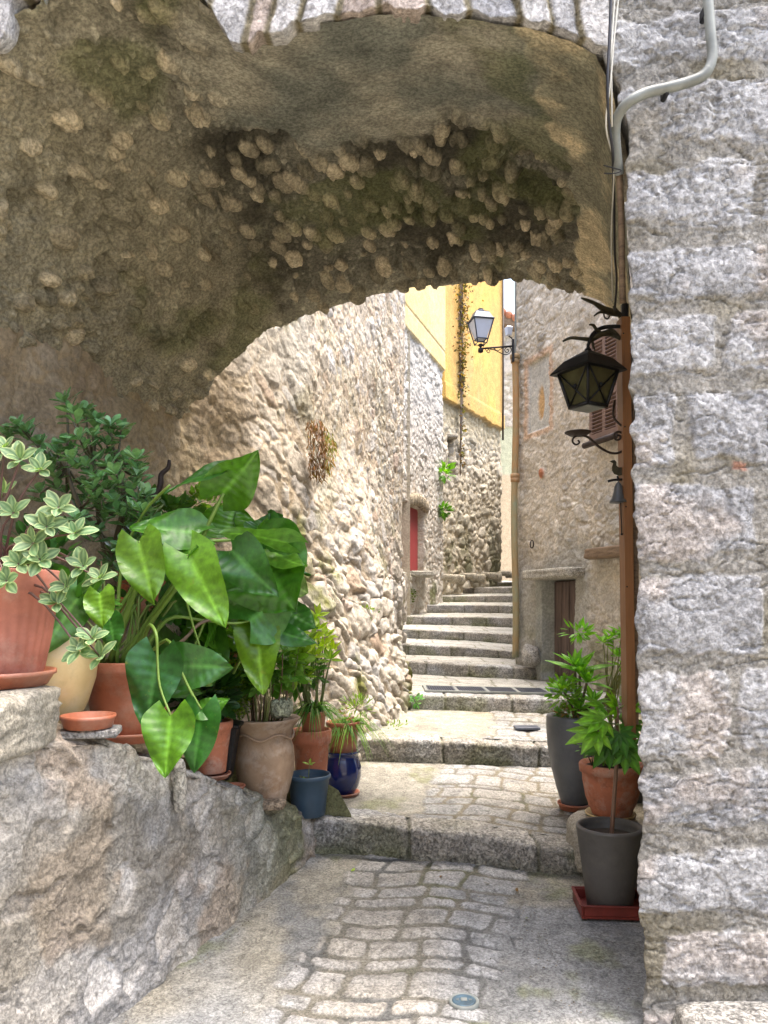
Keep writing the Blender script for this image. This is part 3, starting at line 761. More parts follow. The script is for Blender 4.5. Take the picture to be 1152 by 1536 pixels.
bk = MB(); bk.box((-2.6, 9.0, 3.2), (3.2, 5.0, 7.4)); bk.c = [(.4, .35, .28)] * len(bk.v); bk.build('rear_wall', M['rub'], lh, smooth=False)

# ------------------------------------------------------------------ generic plane walls
class Plane:
    def __init__(s, a, b):
        s.a = np.array(a, float); s.b = np.array(b, float); s.L = np.linalg.norm(s.b - s.a); s.d = (s.b - s.a) / s.L
        s.n = np.array([s.d[1], -s.d[0]])                 # normal, turned towards the camera below
        if np.dot(s.n, -s.a) < 0: s.n = -s.n
    def s_of(s, px):                                      # wall coordinate under a photo column
        k = (px - 576) / F; t = (s.a[0] - k * s.a[1]) / (k * s.d[1] - s.d[0]); return t
    def at(s, px, py):
        t = s.s_of(px); Y = s.a[1] + t * s.d[1]; return t, Zat(py, Y)
    def w(s, t, z, off=0):
        q = s.a + s.d * t + s.n * off; return Vector((q[0], q[1], z))
    def grid(s, s0, s1, z0, z1, res, resz=None):
        ss = np.arange(s0, s1 + res, res); zz = np.arange(z0, z1 + res, resz or res)
        P = np.zeros((len(ss), len(zz), 3)); P[:, :, 0] = s.a[0] + ss[:, None] * s.d[0]; P[:, :, 1] = s.a[1] + ss[:, None] * s.d[1]; P[:, :, 2] = zz
        return P, (np.cross([s.d[0], s.d[1], 0], [0, 0, 1])[:2] @ s.n) < 0
    def st(s, p): return (p[:, 0] - s.a[0]) * s.d[0] + (p[:, 1] - s.a[1]) * s.d[1]
    def rot(s):                                           # matrix: x along wall, y into the wall, z up
        return Matrix(((s.d[0], -s.n[0], 0), (s.d[1], -s.n[1], 0), (0, 0, 1)))

def rectm(s, z, r, soft=.01):
    return sst(-soft, soft, np.minimum(np.minimum(s - r[0], r[1] - s), np.minimum(z - r[2], r[3] - z)))

# --- house C : whitish rubble below, pale yellow render above, red door
PC = Plane((.115, 13.8), (1.305, 17.2))
_pc2 = Plane(PC.a - PC.n * .13, PC.b - PC.n * .13); dC = (-.05, _pc2.s_of(626)); zC0, zC1 = Zat(857, 15.1), Zat(757, 15.1)
def cfun(p):
    s, Z = PC.st(p), p[:, 2]
    m, r, rel = rubble(p, .15, (1, 1, 1.3), .05, 152, .12, .25, 2.2)
    h = rel * .03 + .07 * (fbm(p, 2, 4, 153) - .5) + .02 * (fbm(p, 14, 3, 4) - .5)
    grey = sst(3.9, 4.8, Z + .8 * (fbm(p, 1, 3, 7) - .5))
    st = mixc(col(.42, .39, .34), col(.52, .50, .46), _hr(r, 3)); st = mixc(st, col(.49, .465, .42), grey * .8)
    mo = mixc(col(.38, .32, .25) * (p[:, :1] * 0 + 1), col(.39, .36, .32), grey)
    c = mixc(mo, st, m) * (.8 + .4 * fbm(p, 5, 3, 9))[:, None]
    yl = sst(6.86, 6.90, Z + .25 * (fbm(p, 2.5, 3, 33) - .5) * 0)
    yc = mixc(col(.62, .485, .21), col(.55, .45, .24), sst(.4, .65, fbm(p, .9, 4, 11)))
    h = h * (1 - yl) + yl * (.07 + .006 * (fbm(p, 4, 3, 2) - .5)); c = mixc(c, yc, yl)
    ln = sst(.035, .0, np.abs(Z - 7.30)); h = h - .02 * ln * yl; c = mixc(c, col(.33, .24, .13), ln * .8)
    rc = rectm(s, Z, (dC[0], dC[1], zC0 - .02, zC1)); h = h * (1 - rc) - .20 * rc
    c = mixc(c, col(.46, .38, .29), rc)
    c = mixc(c, col(.14, .16, .05), sst(.5, .62, fbm(p, 1.6, 4, 19)) * sst(2.6, 1.8, Z) * .8)
    return h, c
hc = thing('yellow_topped_house', 'narrow pale stone house with faded yellow upper render and small red door', 'house', tuple(PC.w(1.5, 1.2)))
P, fl = PC.grid(0, PC.L, .8, 9.3, .022); sheet('wall', P, cfun, M['rub'], hc, skirt=.8, flip=fl)
Pq = Plane((1.305, 17.2), (.3, 17.9)); bx = MB(); bx.box((-1.0, 16.6, 4.6), (3.0, 3.8, 9.2)); bx.c = [(.42, .37, .28)] * 8; bx.build('rear_wall', M['rub'], hc, smooth=False)
dw = dC[1] - dC[0]; dm = (dC[0] + dC[1]) / 2
dr = MB(); dr.box(PC.w(dm, (zC0 + zC1) / 2, -.16), (dw, .05, zC1 - zC0 - .02), PC.rot())
door = dr.build('door', M['doorred'], hc, smooth=False)
for k in range(4):
    q = MB(); q.box(PC.w(dC[0] + dw * (k + .5) / 4, (zC0 + zC1) / 2, -.13), (dw / 4 - .015, .02, zC1 - zC0 - .08), PC.rot(), .004); q.build('board', M['doorred'], door, smooth=False)
lt = MB(); rock(lt, PC.w(dm + .08, zC1 + .09, .05), (.42, .42, .22), 8, (.33, .27, .19), n=14, amp=.08, boxy=6)
for v in (0,):
    pass
dm = dC[1] - .42; lt2 = MB(); rs = random.Random(4)
for k in range(7):
    a = (k / 6 - .5); rock(lt2, PC.w(dm + a * 1.05, zC1 + .12 - .30 * a * a, .02), (.13, .30, .24), 20 + k, (.38, .32, .23), n=8, amp=.08, boxy=5)
lt2.build('arched_lintel', M['kerb'], hc)
th = MB(); rock(th, PC.w(dm, zC0 - .05, .06), (.5, .9, .12), 30, (.4, .38, .32), n=12, amp=.05, boxy=8); th.build('threshold', M['kerb'], hc)

# --- house D : ochre render above rubble, creeper, slit window
PD = Plane((1.40, 18.9), (3.38, 22.25))
sl = PD.at(671, 690); sl2 = PD.at(679, 660); slit = (sl[0], sl2[0], sl[1], sl2[1])
def dfun(p):
    s, Z = PD.st(p), p[:, 2]
    m, r, rel = rubble(p, .21, (1, 1, 1.25), .07, 252, .12, .35, 2.0)
    h = rel * .05 + .1 * (fbm(p, 1.5, 4, 253) - .5) + .02 * (fbm(p, 12, 3, 4) - .5)
    st = mixc(col(.40, .36, .28), col(.52, .48, .40), _hr(r, 3))
    mo = col(.38, .32, .22) * (.7 + .6 * fbm(p, 2, 4, 8))[:, None]
    c = mixc(mo, st, m * .9) * (.8 + .4 * fbm(p, 4, 3, 9))[:, None]
    zz = 6.72 + .18 * (fbm(p, 2.0, 4, 31) - .5)
    yl = sst(-.02, .02, Z - zz)
    yc = mixc(col(.58, .36, .10), col(.50, .32, .11), sst(.38, .6, fbm(p * np.array([1, 1, .5], np.float32), .9, 5, 11)))
    yc = mixc(yc, col(.40, .30, .13), sst(.52, .66, fbm(p * np.array([1, 1, .35], np.float32), 1.5, 5, 13)) * sst(9.6, 7.0, Z) * .75)
    h = h * (1 - yl) + yl * (.10 + .008 * (fbm(p, 3, 3, 2) - .5)); c = mixc(c, yc, yl)
    ln = sst(.04, .0, np.abs(Z - 7.12)); h = h + .03 * sst(7.16, 7.10, Z) * yl; c = mixc(c, col(.34, .20, .07), ln * .8)
    c = mixc(c, col(.10, .10, .045), sst(.44, .58, fbm(p, 1.1, 5, 41)) * sst(4.6, 2.6, Z) * .85)
    c = mixc(c, col(.34, .27, .14), sst(5.6, 6.7, Z) * (1 - yl) * .6)
    rc = rectm(s, Z, slit); h = h * (1 - rc) - .5 * rc; c = mixc(c, col(.12, .1, .08), rc)
    return h, c
hd = thing('ochre_house', 'tall ochre rendered house on a rubble base at the head of the steps', 'house', tuple(PD.w(2, 2.2)))
P, fl = PD.grid(0, PD.L, 1.6, 12.0, .03); sheet('wall', P, dfun, M['rub'], hd, skirt=1.2, flip=fl)
dpx = MB()
t1 = PD.s_of(747)
dpx.tube([PD.w(t1, Zat(400, 22.0), .15), PD.w(t1 + .02, Zat(560, 22.0), .15), PD.w(t1, Zat(660, 22.0), .15)], .028, 6, sm=1)
dpx.build('drain_pipe', M['rustiron'], hd)
for dz, nm in ((sl[1] - .05, 'sill'), (sl2[1] + .06, 'lintel')):
    fr = MB(); rock(fr, PD.w((slit[0] + slit[1]) / 2, dz, .02), (.34, .25, .13), 7, (.38, .34, .27), n=10, amp=.06, boxy=6); fr.build(nm, M['kerb'], hd)
# foot wall of stones along house D
fw = MB(); rs = random.Random(5)
for k in range(11):
    px = 655 + k * 9.5; t = PD.s_of(px)
    rock(fw, PD.w(t, Zat(866 - k * .6 + (k % 3) * 2.5, PD.a[1] + t * PD.d[1]), .3), (.24 + .1 * (k % 2), .4, .14 + .05 * (k % 3)), 50 + k, (.40, .36, .28), n=9, amp=.08, boxy=5)
finish(fw.build('foot_wall', M['kerb']), 'low row of pale stones along the foot of the ochre house above the top step', 'wall')

# creeper
def add_leaf(mb, A, T, w, side=None, kind='oval', droop=.15, fold=.15, c=(.05, .12, .02), rimc=None, vein=None, ns=7, nc=5, wave=0.0, seed=0):
    A, T = Vector(A), Vector(T); d = T - A; L = d.length
    if L < 1e-6: return
    d.normalize()
    if side is None: side = Vector((random.uniform(-1, 1), random.uniform(-1, 1), random.uniform(-1, 1)))
    side = Vector(side); side = side - d * side.dot(d)
    if side.length < 1e-4: side = d.orthogonal()
    side.normalize(); nr = side.cross(d)
    vs, cs, fs = [], [], []
    for i in range(ns + 1):
        s = i / ns
        if kind == 'oval': ww = math.sin(math.pi * (s * .94 + .03)) ** .8
        elif kind == 'heart': ww = max(.0, 1 - s ** 2.5) ** .95 * (.50 + .50 * math.sin(min(1, s / .28) * math.pi / 2)) * 1.12
        elif kind == 'lance': ww = (math.sin(math.pi * (s ** .8 * .96 + .02))) ** 1.1
        elif kind == 'spoon': ww = math.sin(math.pi * min(.985, s ** 1.7 * .96 + .03)) ** .7
        elif kind == 'blade': ww = (1 - s) ** .6 * min(1, s * 6 + .35)
        else: ww = math.sin(math.pi * (s * .9 + .05))
        for j in range(nc):
            cc = -1 + 2 * j / (nc - 1)
            back = 0
            if kind == 'heart': back = (.26 * (1 - s) ** 1.6) * abs(cc) ** 1.2 * L
            x = cc * ww * w / 2
            up = -fold * abs(cc) * -ww * w * .5 - droop * L * s * s + (wave * w * math.sin(s * 9 + cc * 2 + seed) * abs(cc))
            vs.append(A + d * (s * L - back) + side * x + nr * up)
            k = list(c)
            if ns >= 30:
                fr_ = (s * 8 - abs(cc) * 1.5) % 1.0; vv = max(0, 1 - abs(fr_ - .5) * 9); k = [q * (1 + .20 * vv) for q in k]; up2 = .009 * w * math.cos(fr_ * 2 * math.pi) * (abs(cc) > .05); vs[-1] = vs[-1] + nr * up2
            if rimc and abs(cc) > .8: k = rimc
            elif vein and (j == nc // 2): k = vein
            cs.append(tuple(k))
    for i in range(ns):
        for j in range(nc - 1):
            a = i * nc + j; fs.append((a, a + 1, a + nc + 1, a + nc))
    mb.add(vs, fs, cs)
def jit(c, a=.25):
    k = 1 + random.uniform(-a, a); h = random.uniform(-.12, .12)
    return (max(0, c[0] * k * (1 + h)), c[1] * k, max(0, c[2] * k))
cr = MB(); cs_ = MB()
for k in range(1000):
    f = random.random(); z0 = Zat(415, 19.7); z1 = Zat(700, 19.7); z = z0 + (z1 - z0) * f
    if f > .6 and random.random() < .75: continue
    wd = .09 + .26 * max(0, 1 - f * 1.4) + .05 * math.sin(f * 23)
    t = PD.s_of(685) + random.gauss(0, 1) * wd * (1.0 if random.random() < .6 else .35)
    A = PD.w(t, z, .14 + random.uniform(0, .06)); D = Vector((random.uniform(-1, 1), random.uniform(-1, .3), random.uniform(-1, .3))).normalized()
    c = random.choice([(.12, .065, .03), (.07, .045, .02), (.09, .08, .03), (.05, .04, .02), (.20, .12, .05)])
    add_leaf(cr, A, A + D * random.uniform(.05, .10), .06, ns=2, nc=3, c=jit(c))
for k in range(5):
    t = PD.s_of(685) + random.uniform(-.1, .1)
    cs_.tube([PD.w(t + random.uniform(-.05, .05), Zat(415 + j * 40, 19.7), .13) for j in range(6)] + [PD.w(PD.s_of(685), Zat(690 + k * 6, 19.7), .1)], .014, 5, (.12, .08, .05))
ci = thing('dry_creeper', 'dried brown creeper hanging down the ochre wall', 'creeper', tuple(PD.w(PD.s_of(685), 5.5, .15)))
cr.build('foliage', M['leafm'], ci); cs_.build('stem', M['stem'], ci)

# --- far house E seen in the gap
PE = Plane((3.7, 27.0), (6.8, 27.0))
def efun(p):
    Z, X_ = p[:, 2], p[:, 0]
    m, r, rel = rubble(p, .35, (1, 1, 1.3), .08, 352, .12, .2, 2.0)
    c = mixc(col(.42, .37, .28), col(.56, .50, .42), m)
    g = rectm(X_, Z, (3.0, 8, Zat(712, 27), Zat(640, 27))); c = mixc(c, col(.50, .50, .35), g)
    g2 = rectm(X_, Z, (3.0, 8, 1, Zat(712, 27))); c = mixc(c, col(.58, .46, .31), g2)
    return rel * .06 * (1 - g) * (1 - g2), c
he = thing('far_house', 'sunlit stone house with a tiled eave glimpsed in the gap beyond the ochre house', 'house', (4.4, 27, 2.6))
P, fl = PE.grid(0, 3.1, 2.0, Zat(478, 27), .05); sheet('wall', P, efun, M['rub'], he, skirt=.4, flip=fl)
rf = MB()
for k in range(13):
    x = 3.9 + k * .22
    rf.tube([(x, 26.6, Zat(470, 27) - .0 - k * .10), (x + .0, 28.6, Zat(470, 27) + .7 - k * .10)], .13, 8, sm=1)
rf.build('roof', M['roof'], he)
bm_ = MB(); bm_.box((5.2, 26.8, Zat(487, 27) - .35), (3.4, .3, .4), Matrix.Rotation(.42, 3, 'Y'), .03); bm_.build('eave_beam', M['timber'], he, smooth=False)

# --- right building F with pipe, door, niche and shutter
PF = Plane((1.775, 10.3), (3.25, 6.2))
fd0, fd1 = PF.s_of(814), PF.s_of(861)
Yd = 9.3
fdoor = (fd0, fd1, .70, Zat(868, 9.35))
nb = (PF.s_of(792), PF.s_of(824), Zat(640, 9.6), Zat(532, 9.6))
def ffun(p):
    s, Z = PF.st(p), p[:, 2]
    m, r, rel = rubble(p, .13, (1, 1, 1.5), .07, 452, .16, .25, 2.3)
    n1 = fbm(p, .8, 4, 43)
    cover = sst(.35, .6, n1); ren = sst(2.35, 1.95, Z + .5 * (n1 - .5)) * sst(1.75, 1.5, s)      # rendered lower part
    h = rel * .024 * (1 - .6 * cover) * (1 - ren * .8) + .06 * (fbm(p, 2.2, 5, 453) - .5) + .02 * (fbm(p, 18, 3, 4) - .5)
    d1b, _, frb, ob = voro((p + .03 * wvec(p, 12, 2, 75)) / .08, 16)
    h += (ob[:, 0] * (_hr(frb, 1) - .5) + ob[:, 1] * (_hr(frb, 3) - .5) + ob[:, 2] * (_hr(frb, 2) - .5)) * .018 * (1 - .7 * ren)
    st = mixc(col(.54, .49, .41), col(.68, .63, .55), _hr(r, 3)) * (.8 + .4 * fbm(p, 6, 3, 9))[:, None] * (.68 + .5 * _hr(r, 2))[:, None]
    mo = mixc(col(.50, .43, .33), col(.60, .53, .42), fbm(p, 2.5, 4, 8))
    c = mixc(mo, st, m * (1 - .5 * cover))
    c = mixc(c, mixc(col(.34, .325, .28), col(.44, .42, .37), fbm(p, 4, 4, 88)), np.clip(ren + .5 * sst(.5, .62, fbm(p, 1.0, 4, 90)) * sst(3.6, 2.6, Z), 0, 1))
    nbm = rectm(s, Z, nb, .015); ring = rectm(s, Z, (nb[0] - .09, nb[1] + .10, nb[2] - .08, nb[3] + .08), .03) * (1 - nbm)
    c = mixc(c, col(.60, .40, .26), ring * .75); c = mixc(c, col(.52, .50, .44), nbm * .95); h = h * (1 - nbm * .8) - .035 * nbm
    pt = np.hypot((s - PF.s_of(808)) / .09, (Z - Zat(600, 9.6)) / .22); pt = sst(1.1, .7, pt + .5 * (fbm(p, 7, 3, 4) - .5)); c = mixc(c, col(.52, .30, .10), pt * .85); h = h - .02 * pt
    rb = sst(1.1, .7, np.hypot((s - PF.s_of(813)) / .07, (Z - Zat(706, 9.5)) / .07)); c = mixc(c, col(.42, .17, .09), rb); h += .02 * rb
    rc = rectm(s, Z, fdoor, .008); h = h * (1 - rc) - .24 * rc
    fr_ = rectm(s, Z, (fdoor[0] - .16, fdoor[1] + .02, .6, fdoor[3] + .1), .03); c = mixc(c, col(.33, .34, .31), fr_ * .8); 
    c = mixc(c, col(.15, .17, .06), sst(.48, .6, fbm(p, 2, 4, 95)) * sst(1.5, .95, Z) * .6)
    return h, c
hf = thing('right_house', 'warm beige stone building with blocked window and cellar door right of the steps', 'house', (2.4, 8.6, .8))
P, fl = PF.grid(0, PF.L, .4, 6.3, .0125); sheet('wall', P, ffun, M['rub'], hf, skirt=.5, flip=fl)
PG = Plane((1.775, 10.31), (4.62, 24)); PG.n = np.array([-PG.d[1], PG.d[0]])
P, fl = PG.grid(0, PG.L, .4, 6.3, .07); sheet('side_wall', P, lambda p: (.05 * (fbm(p, 3, 4, 2) - .5), mixc(col(.38, .33, .26), col(.5, .46, .4), fbm(p, 5, 3, 1))), M['rub'], hf, skirt=.5, flip=fl)
dr = MB(); z0, z1 = .72, fdoor[3] - .02
nb_ = 4
dmain = MB(); dmain.box(PF.w((fd0 + fd1) / 2, (z0 + z1) / 2, -.21), (fd1 - fd0, .03, z1 - z0), PF.rot())
fdo = dmain.build('door', M['doorwood'], hf, smooth=False)
for k in range(nb_):
    q = MB(); wd = (fd1 - fd0) / nb_; q.box(PF.w(fd0 + wd * (k + .5), (z0 + z1) / 2, -.18), (wd - .012, .03, z1 - z0 - .02), PF.rot(), .004); q.build('board', M['doorwood'], fdo, smooth=False)
lin = MB(); rock(lin, PF.w((fd0 + fd1) / 2 + .02, fdoor[3] + .055, .02), (.42, 1.12, .13), 61, (.44, .41, .34), n=22, amp=.05, boxy=9)
# orient lintel along wall
def orient_last(mb, plane, c):
    c = Vector(c); R_ = plane.rot()
    mb.v = [tuple(c + R_ @ Vector(((Vector(v) - c).y, (Vector(v) - c).x, (Vector(v) - c).z))) for v in mb.v]
orient_last(lin, PF, PF.w((fd0 + fd1) / 2 + .02, fdoor[3] + .055, .02))
lin.build('door_lintel', M['kerb'], hf)
# shutter leaf with louvres
s0, s1 = PF.s_of(897), PF.s_of(943)
sz0, sz1 = Zat(662, 8.5), Zat(508, 8.5)
sh = MB(); cx = (s0 + s1) / 2; w_ = s1 - s0
for sx in (s0 + .03, cx, s1 - .03): sh.box(PF.w(sx, (sz0 + sz1) / 2, .10), (.055, .04, sz1 - sz0), PF.rot(), .004)
for zz in (sz0 + .03, (sz0 + sz1) / 2 - .1, sz1 - .04): sh.box(PF.w(cx, zz, .103), (w_, .04, .07), PF.rot(), .004)
shf = sh.build('shutter', M['shutter'], hf, smooth=False)
lv = MB(); nl = 26
for k in range(nl):
    z = sz0 + .07 + (sz1 - sz0 - .14) * k / (nl - 1)
    lv.box(PF.w(cx, z, .10), (w_ - .04, .050, .007), PF.rot() @ Matrix.Rotation(R(-30), 3, 'X'))
lv.build('louvres', M['shutter'], shf, smooth=False)
rc_ = MB(); rc_.box(PF.w(cx, (sz0 + sz1) / 2, .055), (w_ - .04, .012, sz1 - sz0 - .05), PF.rot()); rc_.build('gap_dark_sheet', M['iron'], shf, smooth=False)  # black sheet behind the louvres, standing in for the shaded gaps
sb = MB(); sb.tube([PF.w(s0 - .03, sz0 - .04, .16), PF.w(s1, sz0 - .04, .16)], .035, 10, sm=1); sb.build('shutter_bar', M['rustiron'], hf)
tl = MB(); c0 = PF.w(PF.s_of(926), Zat(829, 8.3), .06); rock(tl, c0, (.22, .80, .12), 66, (1, 1, 1), n=20, amp=.07, boxy=9); orient_last(tl, PF, c0)
tl.build('timber_lintel', M['timber'], hf)
pl_ = MB(); pl_.tube([PF.w(PF.s_of(802) + .04 * math.cos(a), Zat(815, 9.7) + .05 * math.sin(a), .04) for a in [k * math.pi / 6 for k in range(13)]], .008, 6, sm=1, cap=False); pl_.build('wall_ring', M['rustiron'], hf)
# boulder at the corner
rk = MB(); rock(rk, (1.86, 9.75, .98), (.22, .24, .26), 77, (.48, .45, .40), amp=.26, boxy=3)
finish(rk.build('boulder', M['kerb']), 'rounded pale boulder at the foot of the downpipe beside the cellar door', 'stone')

# downpipe
dp = thing('downpipe', 'brown clay coloured downpipe running down the corner of the beige building', 'pipe', (1.74, 10.18, .93))
mb = MB(); ztop, zbot = Zat(535, 10.15), Zat(986, 10.15)
pts = [(1.735 + .012 * math.sin(k * .9), 10.15, ztop + (zbot - ztop) * k / 10) for k in range(11)]
mb.tube(pts, .043, 14, sm=3)
for i, v in enumerate(mb.v):
    t = (v[2] - zbot) / (ztop - zbot); mb.c[i] = (1.0, .95, .8) if t > .62 else (.85, 1.15, 1.3)
mb.build('pipe', M['pipe'], dp)
for z, r in ((ztop, .068), (ztop - .06, .058), (Zat(720, 10.15), .06), (Zat(714, 10.15), .062)):
    q = MB(); q.lathe([(r * .8, -.03), (r, -.022), (r, .022), (r * .8, .03)], (1.735, 10.15, z), 16); q.build('collar', M['pipe'], dp)
q = MB(); q.tube([(1.735, 10.15, ztop + .02), (1.745, 10.17, ztop + .3), (1.74, 10.16, ztop + .9), (1.75, 10.2, ztop + 1.6)], .012, 6, (.4, .4, .4)); q.build('feed_wire', M['conduit'], dp)

# ------------------------------------------------------------------ street lamp
def quadring(mb, c, sizes, rot):
    """stack of square rings (half size, z) -> closed tapered body"""
    vs = []
    for h_, z in sizes:
        for a in range(4):
            t = rot + math.pi / 4 + a * math.pi / 2; vs.append(Vector(c) + Vector((h_ * 1.4142 * math.cos(t), h_ * 1.4142 * math.sin(t), z)))
    n_ = len(sizes); fs = [(3, 2, 1, 0), tuple(4 * (n_ - 1) + k for k in range(4))]
    for i in range(n_ - 1):
        for k in range(4): fs.append((4 * i + k, 4 * i + (k + 1) % 4, 4 * i + 4 + (k + 1) % 4, 4 * i + 4 + k))
    mb.add(vs, fs); return mb
def corner(c, h_, z, a, rot):
    t = rot + math.pi / 4 + a * math.pi / 2; return Vector(c) + Vector((h_ * 1.4142 * math.cos(t), h_ * 1.4142 * math.sin(t), z))
LY = 10.0
lamp = thing('street_lamp', 'dark four sided street lamp with frosted panes on a scrolled wall bracket above the downpipe', 'lamp', (1.70, LY, Zat(523, LY)))
base = W(721, 519, LY); rot = R(12)
kx = LY / F
g0 = Vector(base)
q = MB(); quadring(q, g0, [(.062, .085), (.125, .315)], rot); q.build('glass', M['glass'], lamp, smooth=False)
q = MB()
for a in range(4):
    q.tube([corner(g0, .060, .02, a, rot), corner(g0, .132, .325, a, rot)], .0085, 6, sm=1)
    q.tube([corner(g0, .132, .325, a, rot), corner(g0, .132, .325, (a + 1) % 4, rot)], .011, 6, sm=1)
    q.tube([corner(g0, .064, .085, a, rot), corner(g0, .064, .085, (a + 1) % 4, rot)], .008, 6, sm=1)
    q.tube([corner(g0, .060, .03, a, rot), corner(g0, .060, .03, (a + 1) % 4, rot)], .006, 6, sm=1)
q.build('frame', M['lampblue'], lamp, smooth=False)
q = MB(); quadring(q, g0, [(.148, .330), (.125, .345), (.088, .425), (.088, .432), (.05, .440)], rot); q.lathe([(.055, .44), (.055, .455), (.035, .47), (.038, .48), (.02, .488)], g0, 16); q.build('cap', M['lampblue'], lamp, smooth=False)
q = MB(); q.lathe([(.012, -.09), (.034, -.08), (.034, -.035), (.014, -.03), (.014, -.01), (.030, .0), (.040, .012), (.015, .03)], g0, 16); q.build('stem', M['iron'], lamp)
q = MB()
A, B = W(722, 523, LY), W(769, 519, LY + .1)
q.tube([A, B], .013, 8, sm=1)
def P2(px, py): return W(px, py, LY + (px - 722) / 47 * .1)
q.tube([P2(728, 524), P2(732, 529), P2(735, 527), P2(733, 524), P2(731, 526)], .005, 6)
q.tube([P2(735, 524), P2(742, 525), P2(750, 529), P2(758, 532), P2(764, 530), P2(767, 525), P2(765, 521), P2(760, 521), P2(757, 525), P2(760, 529), P2(763, 527), P2(762, 524), P2(760, 525)], .006, 6)
q.tube([P2(740, 522), P2(746, 526), P2(752, 523), P2(757, 521)], .005, 6)
q.build('scroll_bracket', M['iron'], lamp)
q = MB(); q.box(W(769.5, 526, LY + .1), (.03, .06, .30), bev=.008); q.build('wall_plate', M['iron'], lamp, smooth=False)
# small far lamp above the bracket
fl_ = thing('small_wall_lamp', 'tiny pale wall lamp on a curved arm just above the scrolled bracket', 'lamp', tuple(W(764, 503, 12)))
q = MB(); q.tube([W(770, 516, 12), W(768, 508, 12), W(763, 504, 12)], .010, 6); q.build('arm', M['iron'], fl_)
q = MB(); quadring(q, W(763, 503, 12), [(.035, 0), (.05, .12), (.03, .14)], .3); q.build('shade', M['glass'], fl_, smooth=False)

# ------------------------------------------------------------------ brown post with ironwork
PY_ = 4.0
def at4(px, py, dy=0): return W(px, py, PY_ + dy)
post = MB(); vt, vb = at4(935, 478), at4(944, 1120)
post.add([vt + Vector(o) for o in ((-.019, -.03, 0), (.026, -.03, 0), (.026, .06, 0), (-.019, .06, 0))] + [vb + Vector(o) for o in ((-.019, -.03, 0), (.026, -.03, 0), (.026, .06, 0), (-.019, .06, 0))],
         [(0, 3, 2, 1), (4, 5, 6, 7), (0, 1, 5, 4), (1, 2, 6, 5), (2, 3, 7, 6), (3, 0, 4, 7)])
pt = thing('wooden_post', 'tall thin brown wooden post fixed along the inner edge of the archway', 'post', tuple(vb))
post.build('upright', M['post'], pt, smooth=False)
for zz in (500, 640, 760, 880):
    q = MB(); c_ = at4(935 + (zz - 478) * .014, zz, -.032); q.lathe([(.004, -.002), (.004, .002)], c_, 8, ax=Matrix.Rotation(R(90), 3, 'X')); q.build('screw', M['iron'], pt)
bs = MB(); bs.box(at4(950, 800, .03), (.03, .08, 2.0)); bs.build('backing_board', M['timber'], pt, smooth=False)

lan = thing('hanging_lantern', 'black hexagonal style iron lantern with amber panes and crossed bars hanging from the post', 'lantern', tuple(at4(883, 522, -.1)))
LYb = 3.9
def at5(px, py, dy=0): return W(px, py, LYb + dy)
lc = at5(882, 612); rt = R(30)
q = MB(); quadring(q, lc, [(.060, .012), (.104, .195)], rt); q.build('pane', M['amber'], lan, smooth=False)
q = MB(); quadring(q, lc, [(.136, .178), (.131, .188), (.085, .245), (.045, .272), (.012, .292)], rt)
q.lathe([(.01, .285), (.018, .295), (.008, .31), (.008, .325)], lc, 10); q.build('roof', M['iron'], lan, smooth=False)
q = MB()
for a in range(4):
    b = (a + 1) % 4
    q.tube([corner(lc, .063, .0, a, rt), corner(lc, .108, .2, a, rt)], .0085, 6, sm=1)
    q.tube([corner(lc, .064, .006, a, rt), corner(lc, .064, .006, b, rt)], .009, 6, sm=1)
    q.tube([corner(lc, .108, .19, a, rt), corner(lc, .108, .19, b, rt)], .008, 6, sm=1)
    c0, c1, c2, c3 = corner(lc, .064, .01, a, rt), corner(lc, .064, .01, b, rt), corner(lc, .107, .19, a, rt), corner(lc, .107, .19, b, rt)
    q.tube([c0, c3], .0042, 5, sm=1); q.tube([c1, c2], .0042, 5, sm=1)
    q.lathe([(.003, -.01), (.011, 0), (.003, .01)], (c0 + c1 + c2 + c3) / 4 + ((c0 + c1) / 2 - lc).normalized() * .004, 8)
q.build('frame', M['iron'], lan)
q = MB(); quadring(q, lc, [(.058, -.006), (.058, .004)], rt); q.build('bottom_plate', M['conduit'], lan, smooth=False)
q = MB(); q.tube([lc + Vector((0, 0, .32)), at5(883, 520), at5(883, 514)], .005, 6); q.build('hook', M['iron'], lan)

hb = thing('lantern_bracket', 'black iron arch bracket with a twisted antler branch holding the lantern', 'bracket', tuple(at4(928, 492)))
q = MB(); q.tube([at4(932, 490), at4(915, 490), at4(900, 493), at4(888, 503, -.05), at4(883, 516, -.1)], [.010, .011, .011, .010, .009], 8); q.build('arch_bar', M['iron'], hb)
q = MB(); q.tube([at4(844, 512, -.1), at4(856, 507, -.1), at4(872, 508, -.09), at4(888, 509, -.06), at4(900, 502, -.03), at4(915, 500), at4(931, 508)], [.005, .008, .009, .012, .016, .016, .010], 8)
q.tube([at4(884, 487, -.08), at4(890, 488, -.06), at4(896, 496, -.04), at4(905, 502, -.02)], [.004, .008, .009, .012], 8)
q.tube([at4(888, 510, -.05), at4(890, 520, -.05), at4(893, 526, -.05)], [.008, .006, .003], 6)
q.tube([at4(905, 500), at4(918, 496), at4(928, 505)], [.010, .012, .008], 6)
q.build('branch', M['bronze'], hb)
ub = thing('branch_hook', 'gnarled dark horn shaped hook at the very top of the post', 'bracket', tuple(at4(932, 468)))
q = MB(); q.tube([at4(872, 447, -.2), at4(880, 450, -.18), at4(892, 455, -.12), at4(903, 462, -.08), at4(916, 468, -.02), at4(930, 472)], [.004, .008, .010, .015, .020, .013], 8)
q.tube([at4(891, 474, -.12), at4(898, 469, -.1), at4(907, 468, -.06), at4(918, 470)], [.003, .006, .009, .012], 8)
